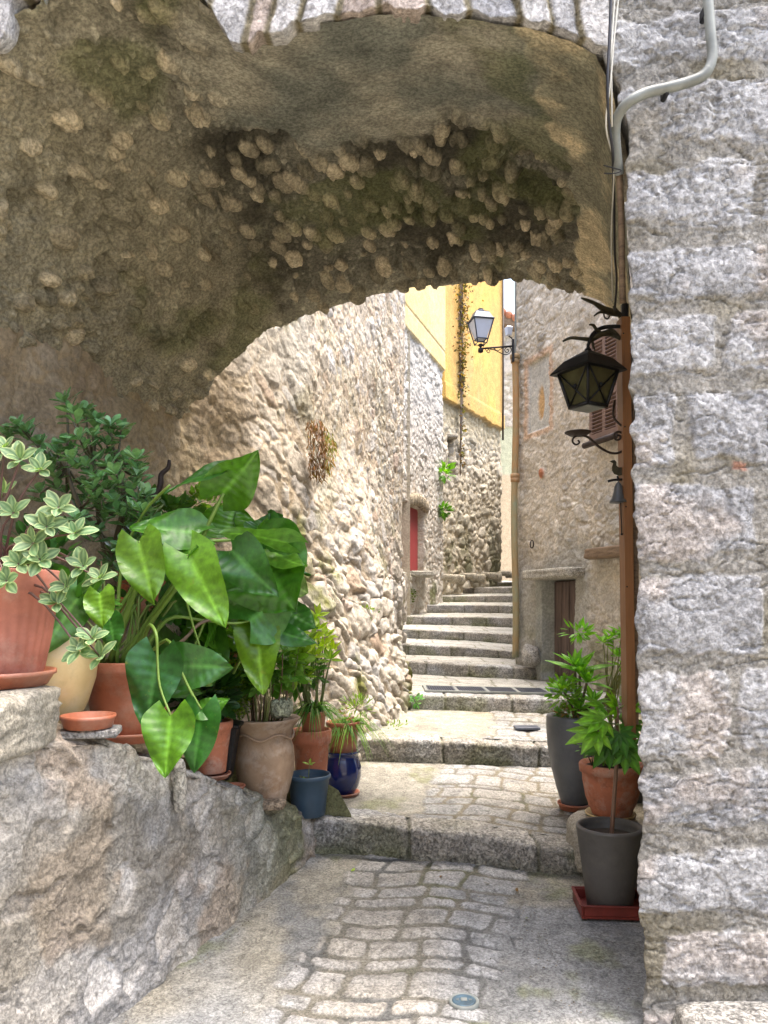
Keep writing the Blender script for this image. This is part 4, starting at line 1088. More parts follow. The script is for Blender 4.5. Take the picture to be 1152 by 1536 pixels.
q.tube([at4(905, 466), at4(907, 476), at4(912, 478), at4(916, 470)], [.004, .004, .004, .004], 6)
q.tube([at4(920, 459), at4(926, 468), at4(932, 474)], [.006, .010, .014], 6)
q.build('horn', M['bronze'], ub)
q = MB(); q.box(at4(937, 468), (.035, .04, .09), bev=.008); q.build('mount', M['iron'], ub, smooth=False)

cb = thing('candle_bracket', 'brown iron candle arm with a flat round drip dish and curled end below the lantern', 'bracket', tuple(at4(932, 677)))
q = MB(); q.lathe([(.01, -.014), (.045, -.010), (.066, .002), (.069, .006), (.06, .006), (.01, .0)], at4(867, 650, -.05), 28); q.build('dish', M['rustiron'], cb)
q = MB(); q.tube([at4(872, 652, -.05), at4(884, 657, -.04), at4(897, 669, -.03), at4(912, 678, -.01), at4(924, 680), at4(933, 677)], .0065, 8)
q.tube([at4(866, 653, -.05), at4(860, 657, -.05), at4(859, 663, -.05), at4(864, 667, -.05), at4(869, 664, -.05), at4(867, 660, -.05)], .005, 8)
q.build('arm', M['rustiron'], cb)
q = MB(); cc = at4(927, 655)
q.tube([cc + Vector((.030 * math.cos(a), 0, .030 * math.sin(a))) * (1 - .06 * k) for k, a in enumerate([j * math.pi / 5 for j in range(15)])], .006, 7, cap=True)
q.tube([at4(934, 640), at4(925, 632), at4(920, 622), at4(922, 600)], .006, 6)
q.build('scroll', M['rustiron'], cb)

bl = thing('door_bell', 'small dark hanging bell with a flat metal duck on top and a pull chain', 'bell', tuple(at4(934, 718)))
q = MB()
duck = [(914, 692), (918, 690.5), (922, 690), (925, 693), (924.5, 698), (928, 701), (936, 701), (936, 712), (928, 713.5), (921, 711), (918, 706), (918, 700), (919.5, 695)]
fr_ = [at4(x, y, -.003) for x, y in duck]; bk_ = [at4(x, y, .003) for x, y in duck]; k = len(duck)
q.add(fr_ + bk_, [tuple(range(k)), tuple(range(2 * k - 1, k - 1, -1))] + [(i, i + k, (i + 1) % k + k, (i + 1) % k) for i in range(k)])
q.build('duck_plate', M['bronze'], bl, smooth=False)
q = MB(); q.tube([at4(912, 722), at4(920, 720), at4(936, 719)], .007, 8, sm=2); q.tube([at4(926, 714), at4(928, 720)], .005, 6, sm=1); q.build('arm', M['iron'], bl)
q = MB(); bc_ = at4(927.5, 754); q.lathe([(.045, .0), (.046, .006), (.035, .022), (.026, .05), (.020, .085), (.012, .100), (.004, .108), (.003, .12)], bc_, 24)
q.build('bell', M['greypot'], bl)
q = MB(); q.tube([bc_ + Vector((.012, 0, .01)), bc_ + Vector((.014, 0, -.06)), bc_ + Vector((.018, 0, -.165))], .003, 6, sm=1); q.lathe([(.004, 0), (.007, .006), (.004, .012)], bc_ + Vector((.018, 0, -.17)), 8); q.build('pull_chain', M['iron'], bl)

# ------------------------------------------------------------------ conduit and cables
def at3(px, py, d=0): return W(px, py, 2.90 + d)
q = MB()
cp = [(1060, -60), (1062, 0), (1066, 50), (1068, 88), (1056, 112), (1030, 124), (1000, 132), (970, 139), (945, 152), (928, 172), (923, 195), (925, 230), (929, 262)]
cpd = [0] * 9 + [.04, .08, .12, .16]
q.tube([at3(a, b, d) for (a, b), d in zip(cp, cpd)], .019, 16, sm=22)
# corrugation rings along the bend
n_ = 16
for i in range(0, len(q.v) // n_):
    c_ = sum((Vector(v) for v in q.v[i * n_:(i + 1) * n_]), Vector()) / n_
    k = 1.0 + (.06 if i % 2 else -.05) * (1 if 80 < i < 190 else .0)
    for j in range(n_): q.v[i * n_ + j] = tuple(c_ + (Vector(q.v[i * n_ + j]) - c_) * k)
co = thing('conduit', 'grey corrugated cable conduit bending across the top of the pale pier', 'pipe', tuple(at3(1066, 60)))
q.build('pipe', M['conduit'], co)
q = MB(); q.tube([at3(929, 258, .16), at3(932, 330, .2), at3(933, 400, .25), at3(934, 455, .3)], .013, 12); q.build('lower_pipe', M['timber'], co)
for a, b in ((1062, 18), (1003, 136)):
    z = MB(); z.box(at3(a - 6, b + 4, .02), (.02, .05, .045), bev=.006); z.build('clip', M['iron'], co, smooth=False)
c1 = MB(); c1.tube([at3(918, -40), at3(914, 60), at3(911, 130), at3(914, 190, .05), at3(919, 230, .1), at3(921, 300, .3), at3(922, 380, .6), at3(925, 420, .8), at3(922, 465, .95)], .0055, 8)
finish(c1.build('black_cable', M['blackcable']), 'black electric cable hanging down in front of the vault', 'cable')
c2 = MB(); c2.tube([at3(932, -40), at3(922, 50), at3(916, 120), at3(909, 190, .05), at3(921, 250, .15), at3(917, 350, .4), at3(919, 450, .8)], .0035, 6); c2.tube([at3(925, -40), at3(919, 40), at3(917, 90), at3(918, 190, .05)], .0035, 6)
finish(c2.build('white_cable', M['whitecable']), 'thin pale twin cable running beside the black cable', 'cable')
tie = MB(); tie.tube([at3(905, 248, .1), at3(920, 252, .1), at3(932, 256, .12), at3(922, 260, .1), at3(906, 260, .1)], .0025, 5)
finish(tie.build('wire_tie', M['iron']), 'twisted wire tie holding the cables to the lower end of the conduit', 'wire')

# ------------------------------------------------------------------ retaining wall
ZT_Y = [1.2, 2.2, 2.8, 3.05, 3.3, 3.6, 3.9, 4.2, 4.45, 4.62, 4.78, 5.0]
ZT_Z = [1.16, 1.14, 1.12, 1.08, .97, .84, .70, .575, .50, .37, .30, .27]
def ztop(Y): return np.interp(Y, ZT_Y, ZT_Z)
def xface(Y): return -1.04 + .398 * (Y - 3.03)
def terr(X_, Y): return float(ztop(Y) + .30 * max(0, min(.5, xface(Y) - X_ - .12)))
ys = np.concatenate([np.linspace(1.2, 2.3, 50)[:-1], np.linspace(2.3, 4.86, 430)])
nfv = 190; ntv = 90
P = np.zeros((len(ys), nfv + ntv, 3))
zb = -.05 + .065 * (ys - 2.85) - .12
ztp = ztop(ys) + .03 * (fbm(np.stack([ys, ys * 0, ys * 0], 1), 5, 3, 5) - .5)
for k in range(nfv):
    f = k / (nfv - 1); z = zb + (ztp - .02 - zb) * f
    P[:, k, 0] = xface(ys) - .06 * f - .02; P[:, k, 1] = ys; P[:, k, 2] = z
for k in range(ntv):
    f = (k + 1) / ntv
    xx = xface(ys) - .08 - .02 - f * (1.35)
    P[:, nfv + k, 0] = xx; P[:, nfv + k, 1] = ys
    P[:, nfv + k, 2] = ztp + .30 * np.clip(xface(ys) - xx - .12, 0, .5)
def retfun(p):
    Y, Z = p[:, 1], p[:, 2]; d = np.interp(Y, ys, ztp) - Z
    m, r, rel = rubble(p, .19, (1, 1, 1.0), .08, 91, .13, .5, 1.8)
    show = (_hr(r, 4) > .52).astype(np.float32); topz = sst(.16, .08, d + .05 * (fbm(p, 6, 2, 3) - .5)); show = np.clip(show + topz, 0, 1)
    s = m * show
    d1b, _, frb, ob = voro((p + .02 * wvec(p, 20, 2, 75)) / .045, 16)
    fac2 = (ob[:, 0] * (_hr(frb, 1) - .5) + ob[:, 1] * (_hr(frb, 3) - .5) + ob[:, 2] * (_hr(frb, 2) - .5)) * .020
    h = s * .016 + rel * .008 + .04 * (fbm(p, 2.2, 3, 93) - .5) + .016 * (fbm(p, 13, 4, 94) - .5) + fac2 * .45 + .007 * (fbm(p, 50, 2, 98) - .5)
    h -= .012 * sst(.64, .72, fbm(p, 6, 3, 97))
    st = mixc(col(.44, .40, .345), col(.62, .59, .55), _hr(r, 3)) * (.82 + .36 * fbm(p, 9, 4, 95))[:, None]
    mo = mixc(col(.34, .31, .265), col(.48, .455, .41), fbm(p, 3.5, 5, 96))
    mo = mixc(mo, col(.24, .24, .245), sst(.5, .62, fbm(p, 2.0, 4, 99)) * .6)
    c = mixc(mo, st, s)
    c = mixc(c, col(.37, .27, .18), sst(.57, .68, fbm(p, 2.4, 4, 101)) * .5)
    c = mixc(c, col(.17, .145, .10), sst(.54, .64, fbm(p, 1.9, 5, 103)) * .55)
    c = mixc(c, col(.16, .175, .06), sst(3.6, 4.7, Y) * sst(.38, .6, fbm(p, 3, 4, 105)) * .75)
    return h, c
rw = thing('retaining_wall', 'sloping mortared rubble retaining wall carrying the row of potted plants on the left', 'wall', (-1.1, 3.2, 0))
sheet('wall_face', P, retfun, M['ret'], rw, skirt=.2, flip=True)
cp_ = MB(); rock(cp_, (-1.56, 2.58, 1.20), (.72, .62, .22), 12, (.36, .33, .27), n=70, amp=.07, boxy=9); cp_.build('capstone', M['ret'], rw)
wedge = MB(); rock(wedge, W(270, 1178, 3.42) + Vector((0, 0, 0)), (.055, .06, .24), 33, (.52, .49, .43), n=12, amp=.1, boxy=3)
finish(wedge.build('wedge_stone', M['kerb']), 'thin pale upright stone wedged on the wall under the drooping heart leaf', 'stone')

# ------------------------------------------------------------------ pots
def pot_profile(rt_, rb, h, rimh=.05, rimw=.014, th=.014, foot=0):
    return [(rb * .2, 0), (rb, 0), (rb + .004, .006), (rb + (rt_ - rimw - rb) * .5, (h - rimh) * .5), (rt_ - rimw, h - rimh), (rt_ - rimw * .2, h - rimh + .006), (rt_, h - rimh * .6), (rt_, h - .008), (rt_ - .004, h), (rt_ - th, h), (rt_ - th - .004, h - .03), (rt_ - th - .012, h - .06), (.01, h - .062)]
def potted(name, label, cat, loc, prof, mat, group=None, soil=True, ribs=0, rib=0, rz=None, wob=0, n=56, col_=None, partname='pot', sq=0, rot=0):
    t = thing(name, label, cat, loc, group)
    b = MB(); b.lathe(prof, loc, n, ribs, rib, rz, wob, col_, sq, rot); p = b.build(partname, M[mat], t)
    if soil:
        r, z = prof[-2]; s = MB(); rr = r + .004
        s.lathe([(rr, z), (rr, z + .004), (rr * .7, z + .012), (rr * .3, z + .014), (.002, z + .010)], loc, 32, wob=.01); s.build('soil', M['soil'], t)
    return t
def saucer(label, loc, r, mat, h=.03, group='plant saucers'):
    t = thing('saucer', label, 'saucer', loc, group)
    b = MB(); b.lathe([(r * .2, 0), (r * .86, 0), (r * .96, h * .7), (r, h * .72), (r, h), (r - .008, h), (r * .84, .010), (.01, .009)], loc, 44); b.build('dish', M[mat], t)
    return t

G1 = 'potted plants on the retaining wall'
# leftmost ribbed pot with variegated plant
z1_ = 1.315
saucer('terracotta saucer under the leftmost ribbed pot on the big capstone', (-1.43, 2.78, z1_), .225, 'terra_plastic', .055)
p1 = potted('potted_plant', 'pinkish ribbed pot of pale variegated leaves at the far left, raised on the capstone', 'potted plant', (-1.43, 2.80, z1_ + .018), pot_profile(.235, .165, .40, .09, .012), 'pink_terra', G1, n=272, ribs=34, rib=.006, rz=(.02, .30))
# cream pot
p2 = potted('potted_plant', 'cream glazed round pot partly hidden behind the leftmost pot, with dark glossy leaves', 'potted plant', (-1.395, 3.22, 1.10), [(.03, 0), (.085, 0), (.10, .01), (.145, .10), (.175, .20), (.185, .28), (.18, .33), (.165, .36), (.17, .375), (.155, .375), (.145, .34), (.01, .338)], 'cream', G1)
# big terracotta with elephant ear
zt = 1.0
p3 = potted('potted_plant', 'large smooth terracotta coloured pot of giant arrow shaped leaves, biggest plant of the row', 'potted plant', (-1.165, 3.5, zt + .02), pot_profile(.195, .155, .335, .055, .010), 'terra_plastic', G1)
saucer('deep round terracotta tray under the big arrow leaf plant', (-1.165, 3.5, zt), .205, 'terra_plastic', .045)
saucer('empty terracotta saucer resting on a grey slab in front of the cream pot', (-1.165, 3.02, 1.125), .105, 'terra_plastic', .05)
slb = MB(); slb.box((-1.155, 3.03, 1.105), (.21, .16, .03), Matrix.Rotation(.2, 3, 'Z'), .006)
slb.c = [(.34, .33, .31)] * len(slb.v)
sl_o = finish(slb.build('stone_slab', M['kerb'], smooth=False), 'thin grey stone slab under the empty saucer', 'slab')
# small terracotta leaning pot
p4 = potted('potted_plant', 'narrow pale terracotta pot under the hanging heart leaves, beside a black tray', 'potted plant', tuple(W(316, 1158, 4.0)), pot_profile(.115, .075, .27, .045, .010), 'terra', G1)
saucer('small terracotta saucer under the narrow pale pot', tuple(W(316, 1166, 4.0)), .105, 'terra', .025)
saucer('dusty brown saucer lying empty between the narrow pot and the clay urn', tuple(W(348, 1184, 4.05)), .07, 'terra', .022)
bt = MB(); bt.box(W(345, 1125, 4.12), (.055, .14, .30), Matrix.Rotation(R(9), 3, 'Y'), .008)
bt.box(W(352, 1086, 4.10), (.075, .16, .022), Matrix.Rotation(R(9), 3, 'Y'), .006)
finish(bt.build('planter_box', M['iron'], smooth=False), 'black plastic planter standing on end between the pale pot and the clay urn', 'planter')
# clay urn, squared foot
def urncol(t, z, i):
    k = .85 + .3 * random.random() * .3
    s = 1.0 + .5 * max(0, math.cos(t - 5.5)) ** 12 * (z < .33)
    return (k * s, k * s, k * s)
uz = W(397, 1203, 4.35)
UP = [(.04, 0), (.115, 0), (.12, .01), (.125, .04), (.135, .06), (.160, .16), (.168, .24), (.160, .32), (.150, .36), (.153, .37), (.150, .385), (.160, .42), (.198, .468), (.203, .478), (.193, .484), (.165, .465), (.150, .44), (.01, .436)]
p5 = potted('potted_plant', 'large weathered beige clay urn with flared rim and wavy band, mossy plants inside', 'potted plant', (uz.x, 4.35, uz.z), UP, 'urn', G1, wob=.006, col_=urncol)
q = MB(); pts = []
for k in range(60):
    t = 2 * math.pi * k / 59; r = .164; pts.append((uz.x + r * math.cos(t), 4.35 + r * math.sin(t), uz.z + .385 + .016 * math.sin(5 * t)))
q.tube(pts, .006, 6, sm=1); q.build('wavy_band', M['urn'], p5)
q = MB(); rock(q, W(422, 1062, 4.3), (.12, .12, .11), 91, (.40, .42, .30), n=12); finish(q.build('mossy_stone', M['kerb']), 'grey green stone sitting on the soil of the clay urn', 'stone')
q = MB(); rock(q, W(405, 1206, 4.22), (.17, .12, .05), 92, (.34, .28, .2), n=12, boxy=6); q.c = [(.36, .28, .2)] * len(q.v); finish(q.build('prop_stone', M['kerb']), 'flat stone propping the foot of the clay urn', 'stone')
# terracotta pot with spider plant
c6 = W(467, 1192, 5.02)
p6 = potted('potted_plant', 'orange terracotta pot with a thick rolled rim behind the slate blue pot', 'potted plant', tuple(c6), pot_profile(.132, .09, .43, .095, .016), 'terra', G1)
p6b = potted('potted_plant', 'small brown pot of spider plant standing inside the thick rimmed terracotta pot', 'potted plant', tuple(W(470, 1105, 5.0)), pot_profile(.088, .065, .17, .03, .006), 'terra_plastic', G1)
c7 = W(463, 1222, 4.76)
p7 = potted('potted_plant', 'small slate blue plastic bucket pot with a single seedling', 'potted plant', tuple(c7), pot_profile(.138, .098, .255, .03, .010, .008), 'slate', G1)
c8 = W(513, 1190, 5.36)
p8 = thing('glazed_pot', 'round cobalt blue glazed pot holding a terracotta pot, at the right end of the row', 'pot', tuple(c8), G1)
b = MB(); b.lathe([(.04, 0), (.085, 0), (.09, .008), (.118, .06), (.135, .13), (.135, .19), (.118, .245), (.112, .262), (.120, .285), (.128, .292), (.128, .302), (.110, .302), (.10, .28), (.01, .278)], c8, 56); b.build('pot', M['cobalt'], p8)
saucer('brown glazed saucer under the cobalt blue pot', tuple(c8 - Vector((0, 0, .014))), .125, 'terra', .03)
c9 = c8 + Vector((.006, 0, .27))
p9 = potted('potted_plant', 'terracotta coloured pot of trailing narrow leaved plant set inside the cobalt blue pot', 'potted plant', tuple(c9), pot_profile(.118, .088, .235, .03, .006), 'terra_plastic', G1)
tb = MB(); rock(tb, W(433, 1212, 4.66), (.09, .05, .035), 93, (1, 1, 1), n=8, boxy=4); finish(tb.build('tile_fragment', M['terra']), 'broken terracotta tile fragment lying beside the slate blue pot', 'tile')
# background terracotta pot peeping behind the big stems
p10 = potted('potted_plant', 'terracotta pot of jade plant behind the big arrow leaf stems, nearest the house wall', 'potted plant', tuple(W(215, 930, 4.15)), pot_profile(.15, .11, .26, .05), 'terra', G1)
q = MB(); rock(q, W(215, 960, 4.18), (.42, .4, .26), 95, (.35, .3, .24), n=14, boxy=6); finish(q.build('plinth_stone', M['ret']), 'rough stone block raising the jade plant pot by the wall', 'stone')
for k, (px, py, Y, r) in enumerate([(262, 985, 4.35, .13), (330, 1020, 4.7, .14)]):
    v = W(px, py, Y); hz = .26
    q = potted('potted_plant', ['terracotta pot of dark leaves hidden behind the drooping arrow leaves', 'terracotta pot of feathery bushy plant behind the clay urn'][k], 'potted plant', tuple(v), pot_profile(r, r * .7, hz, .04), 'terra', G1)
    if k == 0: p11 = q
    else: p12 = q
    s = MB(); rock(s, v - Vector((0, 0, .14)), (.34, .3, .3), 97 + k, (.33, .29, .23), n=12, boxy=6); finish(s.build('plinth_stone', M['ret']), ['rough stone block under the hidden pot of dark leaves', 'rough stone block under the feathery bush pot'][k], 'stone')

# right group
G2 = 'potted plants by the pier'
v = W(862, 1212, 5.2); v.z = .245
RP = [(.03, 0), (.075, 0), (.08, .008), (.115, .12), (.150, .26), (.172, .40), (.180, .52), (.178, .575), (.172, .585), (.148, .585), (.142, .57), (.138, .54), (.01, .535)]
RP = [(a * 1.06, b * 1.06) for a, b in RP]
p20 = potted('potted_plant', 'tall tapering grey glazed pot of strap leaved shrub, rearmost by the pier', 'potted plant', tuple(v), RP, 'greypot', G2)
saucer('terracotta saucer under the tall grey pot', tuple(v - Vector((0, 0, .015))), .115, 'terra', .045, 'plant saucers')
v2 = W(915, 1222, 4.5)
q = MB(); rock(q, Vector((1.30, 4.52, v2.z - .17)), (.40, .34, .34), 41, (.42, .38, .31), n=20, amp=.08, boxy=5)
finish(q.build('pedestal_stone', M['ret']), 'rough beige stone block raising the round terracotta pot beside the pier', 'stone')
p21 = potted('potted_plant', 'round terracotta pot of small leaved shrub raised on a stone beside the pier', 'potted plant', (v2.x + .01, 4.5, v2.z + .005), [(.03, 0), (.11, 0), (.115, .01), (.15, .10), (.168, .20), (.170, .245), (.185, .25), (.188, .29), (.182, .30), (.165, .30), (.155, .27), (.01, .268)], 'terra', G2)
saucer('pale chipped saucer under the round terracotta pot', (v2.x, 4.49, v2.z - .012), .145, 'cream', .03)
def path_z(X_, Y):
    fy, ft, fb = stepcurves(0)
    y1 = float(fy(np.array([X_]))[0]) + .05; z1 = float(fb(np.array([X_]))[0]) - .004; return z1 - .065 * (y1 - Y)
v3 = W(913, 1362, 4.0); v3.z = path_z(v3.x, 4.0) + .008
tr = thing('plant_tray', 'rectangular red plastic tray on the paving under the dark pot', 'tray', tuple(v3))
b = MB(); tw, tl_, thh = .345, .265, .05
c_ = Vector((v3.x + .01, 4.0, v3.z)); Rt = Matrix.Rotation(R(-4), 3, 'Z')
b.box(c_ + Vector((0, 0, .006)), (tw, tl_, .012), Rt)
for sx in (-1, 1): b.box(c_ + Rt @ Vector((sx * (tw / 2 - .006), 0, thh / 2 + .012)), (.012, tl_, thh), Rt, .003)
for sy in (-1, 1): b.box(c_ + Rt @ Vector((0, sy * (tl_ / 2 - .006), thh / 2 + .012)), (tw - .026, .012, thh), Rt, .003)
b.build('tray_body', M['redplastic'], tr, smooth=False)
b = MB()
for sy in (-1, 1): b.box(c_ + Rt @ Vector((0, sy * (tl_ / 2), thh + .014)), (tw + .01, .016, .008), Rt, .002)
for sx in (-1, 1): b.box(c_ + Rt @ Vector((sx * (tw / 2), 0, thh + .0138)), (.016, tl_ - .02, .008), Rt, .002)
b.build('rim', M['redplastic'], tr, smooth=False)
p22 = potted('potted_plant', 'dark taupe resin pot with one slender trunk of palmate leaves, nearest the pier', 'potted plant', (v3.x + .005, 4.0, v3.z + .014), pot_profile(.172, .112, .425, .02, .002, .022), 'darkpot', G2)

# ------------------------------------------------------------------ plants
GB = (.055, .16, .018); GD = (.03, .11, .025); GL = (.17, .34, .02); GY = (.26, .36, .04); JD = (.095, .20, .075)
def hero(mb, a, t, w, Y, Yt=None, side=None, c=GB, droop=.12, fold=.18, kind='heart', wave=.09, vein=True, ns=44, nc=13):
    Yt = Yt or Y; A, T = W(a[0], a[1], Y), W(t[0], t[1], Yt)
    if side is None:
        d = T - A; side = d.cross(Vector((0, -1, 0)))
    c = jit(c, .12); add_leaf(mb, A, T, w * 1.18 * Y / F, side, kind, droop, fold, c, None, tuple(min(1, x * 1.7 + .02) for x in c) if vein else None, ns, nc, wave, random.uniform(0, 6))
def S(*v): return Vector(v)
# --- arrow-leaf plant
hl = MB(); hs = MB()
L_ = [  # attach, tip, width px, depth, depth of tip, side, colour
    ((332, 742), (388, 680), 62, 3.45, 3.35, S(.75, .5, -.45), GB, .1),
    ((350, 698), (243, 728), 34, 3.45, 3.30, S(.1, .8, .5), GD, .12),
    ((298, 800), (196, 782), 58, 3.40, 3.3, S(.1, .55, .75), (.07, .19, .03), .18),
    ((340, 806), (352, 756), 84, 3.65, 3.7, None, GB, .05),
    ((382, 830), (440, 915), 120, 3.60, 3.5, None, (.05, .16, .02), .1),
    ((405, 812), (425, 772), 70, 3.62, 3.7, None, GD, .1),
    ((432, 815), (330, 786), 40, 3.50, 3.35, S(0, .8, -.5), (.08, .19, .05), .15),
    ((348, 826), (412, 892), 62, 3.40, 3.3, None, GD, .12),
    ((282, 832), (333, 938), 66, 3.30, 3.2, None, (.12, .27, .03), .12),
    ((262, 834), (300, 822), 34, 3.35, 3.3, S(0, .6, .8), GB, .1),
    ((208, 812), (226, 902), 60, 3.30, 3.2, None, (.12, .25, .03), .15),
    ((236, 800), (262, 845), 40, 3.42, 3.4, None, GD, .1),
    ((375, 932), (438, 880), 76, 3.55, 3.6, S(.7, .2, .7), (.05, .17, .04), .1),
    ((378, 930), (330, 900), 60, 3.6, 3.6, S(.6, .2, -.7), (.05, .15, .03), .1),
    ((386, 942), (392, 1040), 54, 3.60, 3.5, None, (.11, .22, .02), .12),
    ((388, 935), (478, 972), 36, 3.62, 3.6, S(0, .6, .8), GD, .12),
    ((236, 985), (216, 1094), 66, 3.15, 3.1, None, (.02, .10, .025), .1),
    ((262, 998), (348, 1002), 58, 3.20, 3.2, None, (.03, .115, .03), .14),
    ((298, 1010), (330, 980), 44, 3.3, 3.3, None, GD, .1),
    ((256, 1073), (246, 1166), 62, 3.08, 3.0, None, (.10, .25, .02), .06),
    ((302, 1064), (288, 1162), 52, 3.18, 3.15, None, (.035, .135, .03), .12),
    ((300, 1066), (346, 1050), 28, 3.18, 3.2, S(0, .5, .8), GB, .1),
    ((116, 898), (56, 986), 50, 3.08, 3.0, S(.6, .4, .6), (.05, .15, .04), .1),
    ((150, 890), (152, 942), 40, 3.05, 3.0, None, (.10, .23, .03), .1),
    ((165, 930), (172, 975), 34, 3.15, 3.1, None, GD, .1),
    ((268, 920), (250, 870), 44, 3.5, 3.5, None, GD, .1),
    ((430, 872), (462, 890), 40, 3.7, 3.7, None, (.16, .25, .12), .1),
    ((240, 1000), (300, 1040), 60, 3.45, 3.4, None, GD, .1),
    ((330, 880), (372, 850), 55, 3.65, 3.6, None, GB, .1),
]
random.seed(77)
for k in range(22):
    ax, ay = random.uniform(225, 430), random.uniform(775, 960); an = random.uniform(.2, 2.9); ll = random.uniform(45, 85)
    L_.append(((ax, ay), (ax + ll * math.cos(an), ay + ll * math.sin(an) * .9), random.uniform(35, 62), random.uniform(3.55, 3.85), random.uniform(3.5, 3.85), S(random.uniform(-1, 1), .5, random.uniform(-1, 1)), random.choice([GD, GB, (.04, .13, .03), (.09, .22, .03)]), random.uniform(.1, .35)))
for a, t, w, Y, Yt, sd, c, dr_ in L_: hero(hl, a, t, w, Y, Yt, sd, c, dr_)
def stem(mb, pts, r, c=(.16, .26, .04)): mb.tube([W(*p) for p in pts], r, 8, c)
ST = [([(180, 996, 3.5), (225, 930, 3.48), (290, 832, 3.46), (318, 775, 3.45), (335, 740, 3.45)], [.016, .014, .011, .009, .007]),
      ([(165, 996, 3.48), (188, 925, 3.42), (208, 870, 3.36), (220, 835, 3.32), (208, 812, 3.3)], [.017, .016, .012, .008, .006]),
      ([(195, 996, 3.5), (222, 940, 3.45), (262, 885, 3.38), (278, 850, 3.33), (282, 832, 3.3)], [.015, .012, .010, .007, .006]),
      ([(200, 996, 3.55), (240, 940, 3.55), (320, 860, 3.6), (350, 826, 3.55), (382, 830, 3.6)], [.012, .010, .008, .007, .006]),
      ([(150, 996, 3.5), (170, 930, 3.5), (200, 880, 3.5), (235, 800, 3.42)], [.014, .012, .010, .006]),
      ([(205, 996, 3.45), (250, 930, 3.45), (300, 930, 3.5), (350, 935, 3.55), (378, 930, 3.58)], [.010, .009, .007, .006, .005]),
      ([(190, 812, 3.35), (240, 812, 3.38), (300, 812, 3.4), (360, 810, 3.45), (405, 812, 3.6)], [.006, .007, .008, .007, .006]),
      ([(175, 996, 3.45), (182, 850, 3.5), (215, 770, 3.45), (255, 728, 3.35)], [.010, .008, .006, .006]),
      ([(210, 990, 3.4), (222, 940, 3.25), (234, 950, 3.15), (236, 985, 3.15), (240, 1030, 3.12), (256, 1073, 3.08)], [.009, .008, .007, .006, .005, .005]),
      ([(215, 990, 3.4), (250, 960, 3.3), (266, 995, 3.2), (285, 1035, 3.18), (302, 1064, 3.18)], [.008, .007, .006, .006, .005]),
      ([(262, 845, 3.4), (274, 880, 3.4), (290, 940, 3.4), (305, 985, 3.4)], [.006, .006, .005, .004]),
      ([(345, 850, 3.5), (330, 870, 3.5), (310, 925, 3.5), (285, 985, 3.5)], [.006, .006, .006, .006]),
      ([(390, 870, 3.6), (378, 900, 3.6), (375, 932, 3.6), (384, 945, 3.6), (350, 1010, 3.8)], [.006, .007, .007, .006, .006])]
for p, r in ST: stem(hs, p, r)
for k in range(26):
    a = random.uniform(145, 215); b = a + random.uniform(-40, 110)
    stem(hs, [(a, 996, 3.5), ((a + b) / 2, random.uniform(900, 960), 3.5), (b, random.uniform(830, 930), 3.55)], [.008, .006, .004], random.choice([(.12, .2, .03), (.16, .22, .05), (.2, .13, .06)]))
o_ = hl.build('foliage', M['leaf'], p3); hs.build('stem', M['stem'], p3)
br = MB(); br.tube([W(240, 985, 3.4), W(275, 960, 3.4), W(300, 935, 3.45), W(325, 928, 3.5)], .008, 7, (.16, .10, .06)); br.build('woody_branch', M['stem'], p3)

# --- wrought iron crook behind
ih = MB(); ih.tube([W(222, 775, 4.3), W(228, 750, 4.3), W(240, 730, 4.3), W(242, 712, 4.3), W(252, 702, 4.3), W(254, 690, 4.3)], [.016, .016, .017, .015, .012, .009], 8)
finish(ih.build('iron_crook', M['rustiron']), 'curled dark iron crook rising behind the jade plant', 'hook')

# --- rosette plants
def rosette(mb, c, nleaf, L, w, mat_c, rim=None, up=Vector((0, -.3, .9)), kind='oval', spread=1.0, vein=None, fold=.15, droop=.1, ns=5, nc=5):
    up = up.normalized(); a0 = random.uniform(0, 6.28); o = up.orthogonal().normalized(); o2 = up.cross(o)
    for k in range(nleaf):
        t = a0 + k * 2.4; el = .15 + .75 * (k / nleaf)
        d = (o * math.cos(t) + o2 * math.sin(t)) * math.cos(el * 1.3) * spread + up * math.sin(el * 1.3)
        d.normalize(); l = L * random.uniform(.75, 1.1) * (1 - .35 * k / nleaf)
        sd = d.cross(up)
        add_leaf(mb, Vector(c) + d * l * .08, Vector(c) + d * l, w * l / L, sd, kind, droop, fold, jit(mat_c, .22), rim, vein, ns, nc)
# variegated
vg = MB(); vs_ = MB(); base1 = Vector((-1.43, 2.80, 1.66))
tips = [(30, 690, 2.7), (8, 672, 2.75), (60, 705, 2.75), (88, 762, 2.62), (70, 790, 2.6), (112, 800, 2.62), (50, 815, 2.6), (20, 770, 2.7), (28, 846, 2.58), (60, 840, 2.6), (125, 850, 2.62), (150, 868, 2.66), (100, 880, 2.62), (138, 958, 2.62), (120, 975, 2.62), (150, 985, 2.64), (85, 905, 2.62), (10, 872, 2.55), (5, 740, 2.8), (-15, 700, 2.7)]
for px, py_, Y in tips:
    c_ = W(px, py_, Y); d_ = (c_ - base1)
    mid = base1.lerp(c_, .55) + Vector((random.uniform(-.02, .02), -.03, .05 if py_ < 850 else .10))
    vs_.tube([base1 + Vector((random.uniform(-.1, .15), random.uniform(-.05, .05), 0)), mid, c_], [.006, .005, .003], 6, (.12, .06, .05))
    rosette(vg, c_, 7, .080, .046, (.085, .17, .07), (.40, .47, .22), Vector((random.uniform(-.3, .3), -.8, random.uniform(.2, .8))), vein=(.24, .34, .16))
vg.build('foliage', M['vari'], p1); vs_.build('stem', M['stem'], p1)
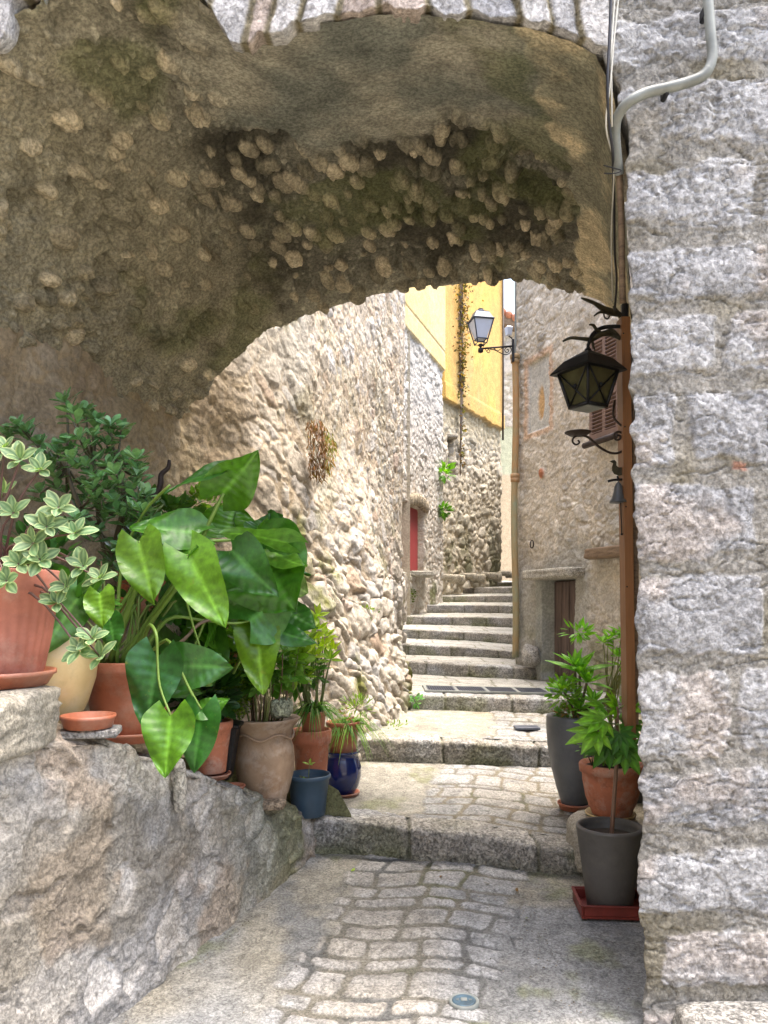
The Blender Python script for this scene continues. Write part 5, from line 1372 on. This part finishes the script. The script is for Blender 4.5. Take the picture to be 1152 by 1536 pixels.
# jade
jg = MB(); js = MB(); jb = W(180, 880, 4.12)
outline = [(100, 600), (150, 625), (190, 640), (205, 690), (235, 740), (225, 790), (180, 800), (140, 780), (100, 700), (60, 660), (40, 650), (35, 680), (80, 640)]
tipsj = [(98, 604), (112, 622), (128, 618), (145, 632), (165, 640), (182, 646), (140, 655), (120, 660), (160, 668), (190, 690), (150, 690), (130, 700), (175, 712), (205, 715), (165, 735), (190, 740), (218, 745), (140, 735), (215, 770), (185, 775), (160, 770), (200, 800), (235, 790), (225, 820), (40, 648), (62, 668), (28, 640), (50, 690), (85, 720), (100, 740), (120, 755), (140, 800), (170, 830), (205, 845), (110, 690), (180, 860), (75, 695), (225, 760), (205, 690), (175, 690), (148, 755), (172, 755), (128, 730), (196, 765), (100, 665), (85, 680), (10, 655), (60, 740), (210, 830), (190, 820), (152, 720), (180, 730), (200, 735), (165, 700), (115, 780), (95, 790), (215, 860), (160, 855)]
nodes = [W(150, 800, 3.85), W(185, 760, 3.75), W(120, 760, 3.7), W(100, 700, 3.7), W(140, 690, 3.7), W(175, 690, 3.75)]
js.tube([jb, W(165, 840, 4.05), nodes[0], nodes[2], nodes[3], W(102, 650, 3.9), W(100, 604, 3.9)], [.022, .020, .016, .012, .009, .007, .005], 8, (.10, .085, .05))
js.tube([W(165, 840, 4.05), nodes[1], nodes[5], W(160, 640, 3.95)], [.018, .014, .009, .005], 8, (.10, .085, .05))
js.tube([nodes[0], nodes[4], W(128, 640, 3.95)], [.014, .009, .005], 8, (.10, .085, .05))
for px, py_ in tipsj:
    Y = random.uniform(3.45, 3.9); c_ = W(px, py_, Y)
    nn = min(nodes, key=lambda q: (q - c_).length); js.tube([nn, nn.lerp(c_, .5) - Vector((0, 0, .02)), c_], [.007, .006, .004], 5, (.10, .09, .05))
    u_ = Vector((random.uniform(-.5, .5), random.uniform(-.6, .1), 1))
    rosette(jg, c_, 9, .098, .046, JD, (.10, .20, .10), u_, kind='spoon', fold=.12, droop=.04, ns=7)
    rosette(jg, c_ - u_.normalized() * .045, 6, .10, .045, (.075, .17, .06), None, u_, kind='spoon', fold=.12, droop=.04, ns=7)
jg.build('foliage', M['jade'], p10); js.build('stem', M['stem'], p10)

def bush(mb, px, py_, Y, rx, ry, n_, L, w, c, kind='oval', updir=.3, dr_=.1, ns=4, nc=3, rd=None, c2=None, vein=None):
    for k in range(n_):
        u = Vector((random.gauss(0, 1), random.gauss(0, 1), random.gauss(0, 1))).normalized()
        f = random.random() ** .5
        rd_ = rd or rx
        A = W(px, py_, Y) + Vector((u.x * rx, u.y * rd_, u.z * ry)) * f
        D = (u + Vector((random.uniform(-.6, .6), random.uniform(-.7, .3), updir + random.uniform(-.4, .4)))).normalized()
        cc = jit(c2 if (c2 and random.random() < .4) else c, .3)
        add_leaf(mb, A, A + D * L * random.uniform(.7, 1.2), w, None if random.random() < .5 else D.cross(Vector((0, -.3, 1))), kind, dr_, .15, cc, None, vein, ns, nc)
# dark leaves behind
b = MB(); bush(b, 290, 990, 4.1, .14, .10, 70, .12, .07, (.07, .19, .03)); bush(b, 330, 950, 4.4, .16, .12, 110, .10, .05, (.12, .26, .03)); b.build('foliage', M['leafm'], p4)
b = MB(); bush(b, 265, 960, 4.25, .20, .20, 260, .11, .055, GD); bush(b, 300, 1040, 4.0, .16, .14, 200, .09, .05, (.018, .06, .02)); b.build('foliage', M['leaf'], p11)
# climbing greens by the wall
b = MB(); bush(b, 250, 770, 4.9, .22, .10, 160, .09, .05, (.05, .13, .03)); bush(b, 305, 755, 5.0, .15, .10, 110, .06, .03, (.14, .26, .04)); bush(b, 225, 830, 4.7, .18, .12, 120, .09, .05, GD)
finish(b.build('wall_plant', M['leafm']), 'low leafy green plant growing against the house wall behind the arrow leaves', 'plant')
# feathery bush
b = MB(); bush(b, 352, 1035, 4.35, .105, .17, 2300, .020, .012, (.17, .26, .03), c2=(.09, .16, .03), ns=2); bush(b, 338, 960, 4.5, .11, .09, 500, .03, .018, (.17, .17, .05), c2=(.07, .11, .03), ns=2); bush(b, 330, 1000, 4.7, .16, .22, 220, .08, .04, GD)
b.build('foliage', M['leafm'], p12)
# urn plants
b = MB(); s = MB()
for k in range(26):
    x = random.uniform(-.10, .10); yy = random.uniform(-.08, .08); A = Vector((uz.x + x, 4.35 + yy, uz.z + .44)); T = A + Vector((x * 1.2, yy, random.uniform(.2, .48)))
    s.tube([A, A.lerp(T, .5) + Vector((.02, 0, 0)), T], [.005, .004, .003], 5, random.choice([(.18, .2, .06), (.14, .08, .04)]))
    rosette(b, T, 6, .085, .04, (.08, .20, .03), None, Vector((x * 4, -.3, .8)), vein=(.14, .28, .06))
bush(b, 405, 1000, 4.35, .16, .16, 170, .09, .045, (.07, .17, .03)); bush(b, 440, 985, 4.45, .10, .14, 80, .09, .045, (.12, .24, .03))
b.build('foliage', M['leafm'], p5); s.build('stem', M['stem'], p5)
# bright shrub in the thick rimmed pot
b = MB(); s = MB()
for px, py_, Y in [(462, 935, 4.95), (448, 950, 4.9), (478, 945, 5.0), (485, 970, 5.0), (470, 985, 4.9), (495, 990, 5.0), (455, 1000, 4.85), (440, 975, 4.8), (476, 925, 5.0), (450, 925, 5.0), (490, 955, 5.1), (460, 1015, 4.9), (442, 1020, 4.8), (472, 960, 4.9), (430, 940, 4.9), (455, 965, 5.1), (500, 975, 5.1)]:
    c_ = W(px, py_, Y); bb_ = Vector((c6.x + random.uniform(-.06, .06), 5.02, c6.z + .37))
    s.tube([bb_, bb_.lerp(c_, .5) + Vector((0, 0, .03)), c_], [.006, .005, .003], 5, (.14, .18, .05))
    rosette(b, c_, 9, .115, .040, (.30, .42, .02) if py_ < 990 else (.15, .29, .02), None, Vector((random.uniform(-.4, .5), -.5, .7)), kind='lance', fold=.12, droop=.14, vein=(.28, .38, .06))
bush(b, 455, 1010, 5.0, .12, .12, 150, .08, .035, (.06, .16, .03), kind='lance')
b.build('foliage', M['leafm'], p6); s.build('stem', M['stem'], p6)
def arch_blades(mb, c, n_, L, w, col_, ymin=-1):
    for k in range(n_):
        a = random.uniform(0, 6.28); el = random.uniform(.3, 1.2); l = L * random.uniform(.6, 1.1)
        d = Vector((math.cos(a) * math.cos(el), math.sin(a) * math.cos(el), math.sin(el))); h_ = Vector((d.x, d.y, 0)).normalized()
        pts = [Vector(c) + d * l * t * .9 + h_ * l * .25 * t * t - Vector((0, 0, 1)) * l * 1.0 * t ** 2.4 for t in [i / 6 for i in range(7)]]
        sd = h_.cross(Vector((0, 0, 1))); vs, fs = [], []
        for i, p in enumerate(pts):
            ww = w * (1 - (i / 6) ** 2) * .5 + .0006; vs += [p - sd * ww, p + Vector((0, 0, -ww * .5)), p + sd * ww]
        for i in range(6): fs += [(3 * i, 3 * i + 1, 3 * i + 4, 3 * i + 3), (3 * i + 1, 3 * i + 2, 3 * i + 5, 3 * i + 4)]
        mb.add(vs, fs, jit(col_, .3))
b = MB(); arch_blades(b, W(472, 1066, 5.0), 90, .27, .013, (.07, .19, .04)); arch_blades(b, W(472, 1066, 5.0), 30, .3, .012, (.18, .28, .12)); b.build('foliage', M['leafm'], p6b)
b = MB(); cN = c9 + Vector((0, 0, .2)); arch_blades(b, cN, 110, .24, .009, (.10, .22, .05)); arch_blades(b, cN + Vector((.06, 0, 0)), 90, .30, .010, (.14, .26, .05)); bush(b, 535, 1060, 5.36, .15, .08, 150, .05, .009, (.17, .28, .06), kind='lance', ns=3); bush(b, 520, 1075, 5.3, .08, .05, 14, .04, .02, (.30, .16, .12), ns=2); b.build('foliage', M['leafm'], p9)
b = MB(); s = MB(); cS = Vector((c7.x, 4.76, c7.z + .19)); s.tube([cS, cS + Vector((.0, 0, .06)), cS + Vector((.005, 0, .12))], [.004, .003, .002], 5, (.18, .22, .08)); rosette(b, cS + Vector((.005, 0, .12)), 6, .05, .018, (.20, .32, .06), None, Vector((0, -.4, 1))); rosette(b, cS + Vector((-.03, -.02, .02)), 5, .04, .015, (.16, .3, .08)); b.build('foliage', M['leafm'], p7); s.build('stem', M['stem'], p7)
# cream pot glossy leaves
b = MB(); bush(b, 110, 900, 3.2, .13, .10, 60, .10, .06, (.05, .14, .03)); bush(b, 60, 840, 3.3, .15, .15, 110, .08, .045, (.03, .09, .03)); bush(b, 215, 900, 4.0, .12, .10, 50, .08, .04, GD); b.build('foliage', M['leaf'], p2)

# --- right plants
b = MB(); s = MB(); top = Vector((v.x, 5.2, v.z + .60))
for px, py_, Y, L, w in [(870, 985, 5.15, .24, .062), (880, 1000, 5.10, .20, .055), (862, 975, 5.20, .20, .05), (868, 1040, 5.10, .16, .045), (845, 1010, 5.20, .14, .04), (890, 1030, 5.10, .17, .05)]:
    c_ = W(px, py_ + 25, Y); s.tube([top, top.lerp(c_, .5) + Vector((.01, 0, 0)), c_], [.012, .010, .008], 6, (.12, .10, .05))
    rosette(b, c_, 12, L, w, (.12, .31, .03), None, Vector((random.uniform(-.15, .15), -.35, 1)), kind='lance', fold=.25, droop=.12, vein=(.2, .42, .06), ns=7, spread=.9)
bush(b, 868, 948, 5.25, .09, .05, 60, .07, .022, (.12, .30, .03), kind='lance'); bush(b, 845, 1040, 5.15, .10, .12, 130, .06, .025, (.13, .27, .03), kind='lance'); bush(b, 865, 1075, 5.15, .12, .04, 90, .05, .02, (.07, .16, .04))
bush(b, 855, 1068, 5.10, .08, .02, 40, .06, .014, (.20, .12, .07), kind='lance')
b.build('foliage', M['leafm'], p20); s.build('stem', M['stem'], p20)
b = MB(); s = MB(); bush(b, 912, 1120, 4.45, .17, .09, 900, .026, .014, (.07, .17, .04), c2=(.16, .26, .10), ns=2)
for k in range(20):
    A = Vector((v2.x + random.uniform(-.1, .1), 4.5, v2.z + .27)); T = A + Vector((random.uniform(-.12, .1), random.uniform(-.1, .05), random.uniform(.1, .26))); s.tube([A, T], [.004, .002], 5, (.12, .09, .05), sm=1)
b.build('foliage', M['leafm'], p21); s.build('stem', M['stem'], p21)
# rear plants beyond the pots
b = MB(); s = MB()
for px, py_ in [(920, 955), (932, 950), (905, 965), (940, 975), (925, 985), (935, 1000), (912, 960), (945, 960)]:
    c_ = W(px, py_, 5.2); s.tube([W(925 + random.uniform(-8, 8), 1150, 5.2), W(915 + random.uniform(-8, 20), 1050, 5.2), c_], [.006, .005, .003], 5, (.2, .22, .06))
    rosette(b, c_, 9, .11, .036, (.14, .32, .03), None, Vector((random.uniform(-.3, .3), -.4, 1)), kind='lance', vein=(.2, .4, .06))
for k in range(22): s.tube([W(900 + random.uniform(0, 20), 1060, 5.3), W(925 + random.uniform(-5, 10), 1020, 5.3), W(948 + random.uniform(-8, 8), 960 + random.uniform(0, 50), 5.3)], [.003, .003, .002], 4, (.28, .28, .08))
rb_ = thing('potted_plant', 'slender pale green shrub at the back between the right house and the pier', 'potted plant', tuple(W(925, 1165, 5.25)), G2)
b.build('foliage', M['leafm'], rb_); s.build('stem', M['stem'], rb_)
q = MB(); q.lathe(pot_profile(.13, .10, .30, .04), W(945, 1208, 5.45), 40); q.build('pot', M['darkpot'], rb_)
# fatsia: one trunk, palmate leaves
b = MB(); s = MB(); fy_ = 4.0
s.tube([W(917, 1258, fy_), W(921, 1200, fy_), W(925, 1140, fy_), W(926, 1080, fy_), W(925, 1060, fy_)], [.012, .011, .010, .009, .008], 8, (.20, .11, .07))
def palmate(mb, c, dir_, up, R_, col_, nl_=7):
    dir_ = Vector(dir_).normalized(); up = Vector(up); up = (up - dir_ * up.dot(dir_)).normalized(); sd = dir_.cross(up)
    for k in range(nl_):
        a = (k / (nl_ - 1) - .5) * 3.6; d = dir_ * math.cos(a) + sd * math.sin(a)
        l = R_ * (1 - .32 * abs(a) / 1.8)
        add_leaf(mb, Vector(c) - d * l * .02, Vector(c) + d * l - up * .12 * l, l * .40, d.cross(up), 'lance', .08, .22, jit(col_, .10), None, tuple(min(1, x * 1.6) for x in col_), 7, 5)
for (ax, ay, tx, ty, dy, sz, c) in [(905, 1080, 870, 1078, -.12, .155, (.13, .31, .03)), (895, 1098, 842, 1112, -.15, .17, (.14, .30, .03)), (925, 1062, 918, 1045, 0, .12, (.15, .34, .03)), (940, 1055, 958, 1040, .03, .13, (.14, .32, .03)),
                                    (935, 1085, 960, 1090, .03, .15, (.07, .20, .03)), (912, 1115, 888, 1160, -.1, .15, (.03, .10, .02)), (940, 1125, 955, 1150, -.1, .14, (.06, .17, .03)), (930, 1100, 940, 1130, -.14, .13, (.04, .13, .03)), (905, 1062, 890, 1055, .05, .12, (.11, .27, .03))]:
    A = W(ax, ay, fy_ + dy); T = W(tx, ty, fy_ + dy - .03)
    s.tube([W(925, 1075 + (ay - 1075) * .5, fy_), A.lerp(W(925, 1080, fy_), .4) + Vector((0, 0, .02)), A], [.004, .0035, .003], 5, (.18, .26, .06))
    palmate(b, A, T - A, (0, -.6, .8) if ty < 1130 else (0, -1, .2), sz, c)
b.build('foliage', M['leafm'], p22); s.build('stem', M['stem'], p22)

# --- wild plants on walls
def tuft(name, label, px, py_, Y, r, n_, c, L, w, mat='leafm', **k):
    b = MB(); bush(b, px, py_, Y, r, r, n_, L, w, c, **k); finish(b.build(name, M[mat]), label, 'plant', kind='stuff' if name == 'moss_clump' else None)
tuft('wall_fern', 'upper small bright green fern growing on the pale wall under the slit window', 666, 708, 17.0, .16, 60, (.09, .22, .02), .18, .08)
tuft('wall_fern', 'lower small green fern on the pale wall beside the red door', 665, 765, 17.0, .15, 50, (.07, .17, .03), .16, .07)
tuft('moss_clump', 'dark green moss clump beneath the red door at the left end of the steps', 611, 893, 15.0, .17, 350, (.07, .11, .015), .05, .03)
tuft('small_weed', 'small round leaved weed at the foot of the rubble wall by the third step', 622, 1050, 7.9, .06, 26, (.10, .26, .10), .05, .035)
b = MB()
for k in range(700):
    f = random.random(); px = 460 + 36 * random.random() * (.6 + .6 * math.sin(f * 3)) + f * 4; py_ = 632 + f * 80 + random.uniform(-6, 6)
    A = W(px, py_, 6.75 + random.uniform(-.1, .12)); D = Vector((random.uniform(-.3, .6), -.5, -.9)).normalized()
    c = random.choice([(.15, .07, .04), (.11, .055, .035), (.19, .10, .05), (.10, .06, .035)] if px < 488 else [(.16, .17, .04), (.2, .12, .04)])
    add_leaf(b, A, A + D * random.uniform(.04, .09), .014, ns=2, nc=3, c=jit(c))
finish(b.build('hanging_weed', M['leafm']), 'reddish brown dried weed hanging from a crack in the rubble house wall', 'plant')
for lab, cx_, cy_, Y, n_ in [('small weeds in the joints of the rubble wall above the second step', 545, 918, 7.4, 60), ('mossy grass tuft at the foot of the rubble wall beside the second step', 590, 1092, 6.9, 90)]:
    b = MB(); bush(b, cx_, cy_, Y, .16, .07, n_, .035, .018, (.12, .2, .03), ns=2); finish(b.build('wall_weed', M['leafm']), lab, 'plant', kind='stuff')

# ------------------------------------------------------------------ covers and grate
gr_ = thing('drain_grate', 'dark steel drain grate in pale frames set in the landing of the third step', 'grate', tuple(W(735, 1036, 8.3)))
z_at = Zat(1047, 7.9) + .004
def gz(y, x=1.1): return float(np.interp(x, [.39, 1.0, 1.73], [.686, .672, .657])) + .012 + (y - 8.1) * .022
x_ = .46
for k in range(5):
    w_ = .30; cx = x_ + .16 + k * .33
    q = MB()
    for j in range(12): q.box((cx - w_ / 2 + w_ * (j + .5) / 12, 8.42, gz(8.42, cx)), (.010, .46, .012))
    for j in range(5): q.box((cx, 8.22 + j * .1, gz(8.42, cx) - .004), (w_, .010, .010))
    q.build('panel', M['grate'], gr_, smooth=False)
q = MB()
tilt_ = Matrix.Rotation(.0224, 3, 'Y')
for yy in (8.17, 8.67): q.box((x_ + .82, yy, gz(8.42, x_ + .82) - .002), (1.70, .035, .02), tilt_)
for k in range(6): q.box((x_ - .005 + k * .33, 8.42, gz(8.42, x_ + k * .33) - .002), (.03, .465, .02))
q.build('frame', M['conduit'], gr_, smooth=False)
q = MB(); q.box((x_ + .82, 8.42, gz(8.42, x_ + .82) - .012), (1.68, .48, .010), tilt_); q.build('pit', M['iron'], gr_, smooth=False)

Yv = 3.17; Xv = Xat(696, Yv); zc = path_z(Xv, Yv) + .006
vc = thing('water_valve_cover', 'small oval blue grey water valve cover set in the near paving', 'cover', (Xv, Yv, zc))
q = MB(); q.lathe([(.062, -.02), (.062, .004), (.058, .006), (.052, .006), (.050, .003), (.01, .003)], (Xv, Yv, zc), 40); q.build('rim', M['conduit'], vc)
q = MB(); q.lathe([(.049, -.01), (.049, .005), (.044, .007), (.036, .007), (.034, .005), (.028, .005), (.01, .006)], (Xv, Yv, zc), 40); q.build('lid', M['bluecover'], vc)
q = MB(); q.box((Xv, Yv, zc + .008), (.026, .022, .006), bev=.002)
for sx in (-1, 1):
    for j in range(3): q.box((Xv + sx * (.022 + j * .005), Yv, zc + .0075), (.002, .014 - j * .003, .003))
q.build('emblem', M['conduit'], vc, smooth=False)
sc_ = MB(); sc_.box((1.30, 6.98, .499), (.22, .15, .022), bev=.003); finish(sc_.build('drain_cover', M['grate'], smooth=False), 'small dark rectangular cover in the pale cobbles by the tall grey pot', 'cover')

# fallen leaves and grit
lf = MB(); random.seed(21)
for px, py_, Y, c in [(527, 1288, 4.45, (.25, .35, .04)), (790, 1336, 3.9, (.10, .14, .03)), (812, 1352, 3.7, (.08, .08, .03)), (735, 1308, 4.3, (.16, .09, .04)), (775, 1312, 4.2, (.14, .07, .03)), (660, 1300, 4.4, (.2, .1, .05))]:
    X_ = Xat(px, Y); zz = path_z(X_, Y) + .014; m_ = MB()
    a = random.uniform(0, 6.28); A = Vector((X_, Y, zz)); add_leaf(m_, A, A + Vector((math.cos(a), math.sin(a), .1)) * .035, .018, Vector((-math.sin(a), math.cos(a), .3)), c=c)
    o = m_.build('fallen_leaf', M['leafm']); finish(o, {527: 'yellow green fallen leaf on the grey paving near the retaining wall', 790: 'olive fallen leaf on the paving left of the red tray', 812: 'dark brown fallen leaf on the tan paving below the olive one', 735: 'brown fallen leaf against the middle of the nearest kerb', 775: 'reddish brown fallen leaf at the nearest kerb towards the right', 660: 'tan fallen leaf at the nearest kerb towards the left'}[px], 'leaf', 'fallen leaves')
gt = MB()
for k in range(420):
    Y = random.uniform(2.85, 4.6); X_ = random.uniform(-1.0 + .4 * (Y - 3), 1.1); r = random.uniform(.0015, .005)
    if random.random() < .5: X_ = random.choice([xface(Y) + abs(random.gauss(0, .03)) + .02, .7 + .1 * random.random()])
    zz = path_z(X_, Y) + .008; g_ = random.uniform(.12, .42)
    vs = [(X_ + r * math.cos(a), Y + r * math.sin(a), zz) for a in (0, 1.3, 2.6, 3.9, 5.2)] + [(X_, Y, zz + r)]
    gt.add(vs, [(0, 1, 5), (1, 2, 5), (2, 3, 5), (3, 4, 5), (4, 0, 5)], (g_, g_ * .85, g_ * .65))
finish(gt.build('grit', M['path'], smooth=False), 'fine grit and crumbs scattered over the near paving', 'grit', kind='stuff')

# ------------------------------------------------------------------ surroundings behind the viewer
bh = MB(); bh.box((-7.0, -2.0, 3.0), (6, 9, 8)); bh.c = [(.45, .41, .35)] * 8
# (open square behind the camera; one side house gives a warm bounce)
bh2 = MB(); bh2.box((1.5, -11.0, 2.6), (11, 5, 7)); bh2.c = [(.42, .37, .3)] * 8  # unseen house added to cut the sky light on the pier front
finish(bh2.build('sky_block_house', M['rub'], smooth=False), 'unseen beige house mass added behind the viewer to block sky light', 'house')
finish(bh.build('side_house', M['rub'], smooth=False), 'beige side house standing left of the archway behind the viewer', 'house')

# ------------------------------------------------------------------ camera, light
cam = bpy.data.cameras.new('camera'); co_ = bpy.data.objects.new('camera', cam); C.objects.link(co_)
co_.location = (0, 0, H); co_.rotation_euler = (R(90), 0, 0)
cam.sensor_fit = 'VERTICAL'; cam.sensor_height = 36; cam.lens = 36 * F / 1536; cam.shift_y = (YH - 768) / 1536; cam.clip_end = 400; cam.clip_start = .05
bpy.context.scene.camera = co_
EL, AZ = 76, 80
sun = bpy.data.lights.new('sun', 'SUN'); sun.energy = 1.5; sun.angle = R(50); sun.color = (1, .95, .86)
so = bpy.data.objects.new('sun', sun); C.objects.link(so)
d = Vector((math.sin(R(AZ)) * math.cos(R(EL)), math.cos(R(AZ)) * math.cos(R(EL)), math.sin(R(EL))))   # direction towards the sun
so.rotation_euler = d.to_track_quat('Z', 'Y').to_euler(); so.location = (0, 0, 20)
wd = bpy.data.worlds.new('World'); bpy.context.scene.world = wd; wd.use_nodes = True
nt = wd.node_tree; sk = nt.nodes.new('ShaderNodeTexSky'); sk.sky_type = 'NISHITA'; sk.sun_disc = False
sk.sun_elevation = R(EL); sk.sun_rotation = R(AZ); sk.air_density = 1.0; sk.dust_density = 6.0; sk.ozone_density = 1.0
bg = nt.nodes['Background']; bg.inputs['Strength'].default_value = .15; nt.links.new(sk.outputs[0], bg.inputs['Color'])
sc = bpy.context.scene
sc.view_settings.view_transform = 'Standard'; sc.view_settings.look = 'None'; sc.view_settings.exposure = 2.36; sc.view_settings.gamma = 1
sc.cycles.use_denoising = True; sc.cycles.max_bounces = 10; sc.cycles.diffuse_bounces = 7; sc.cycles.use_adaptive_sampling = True
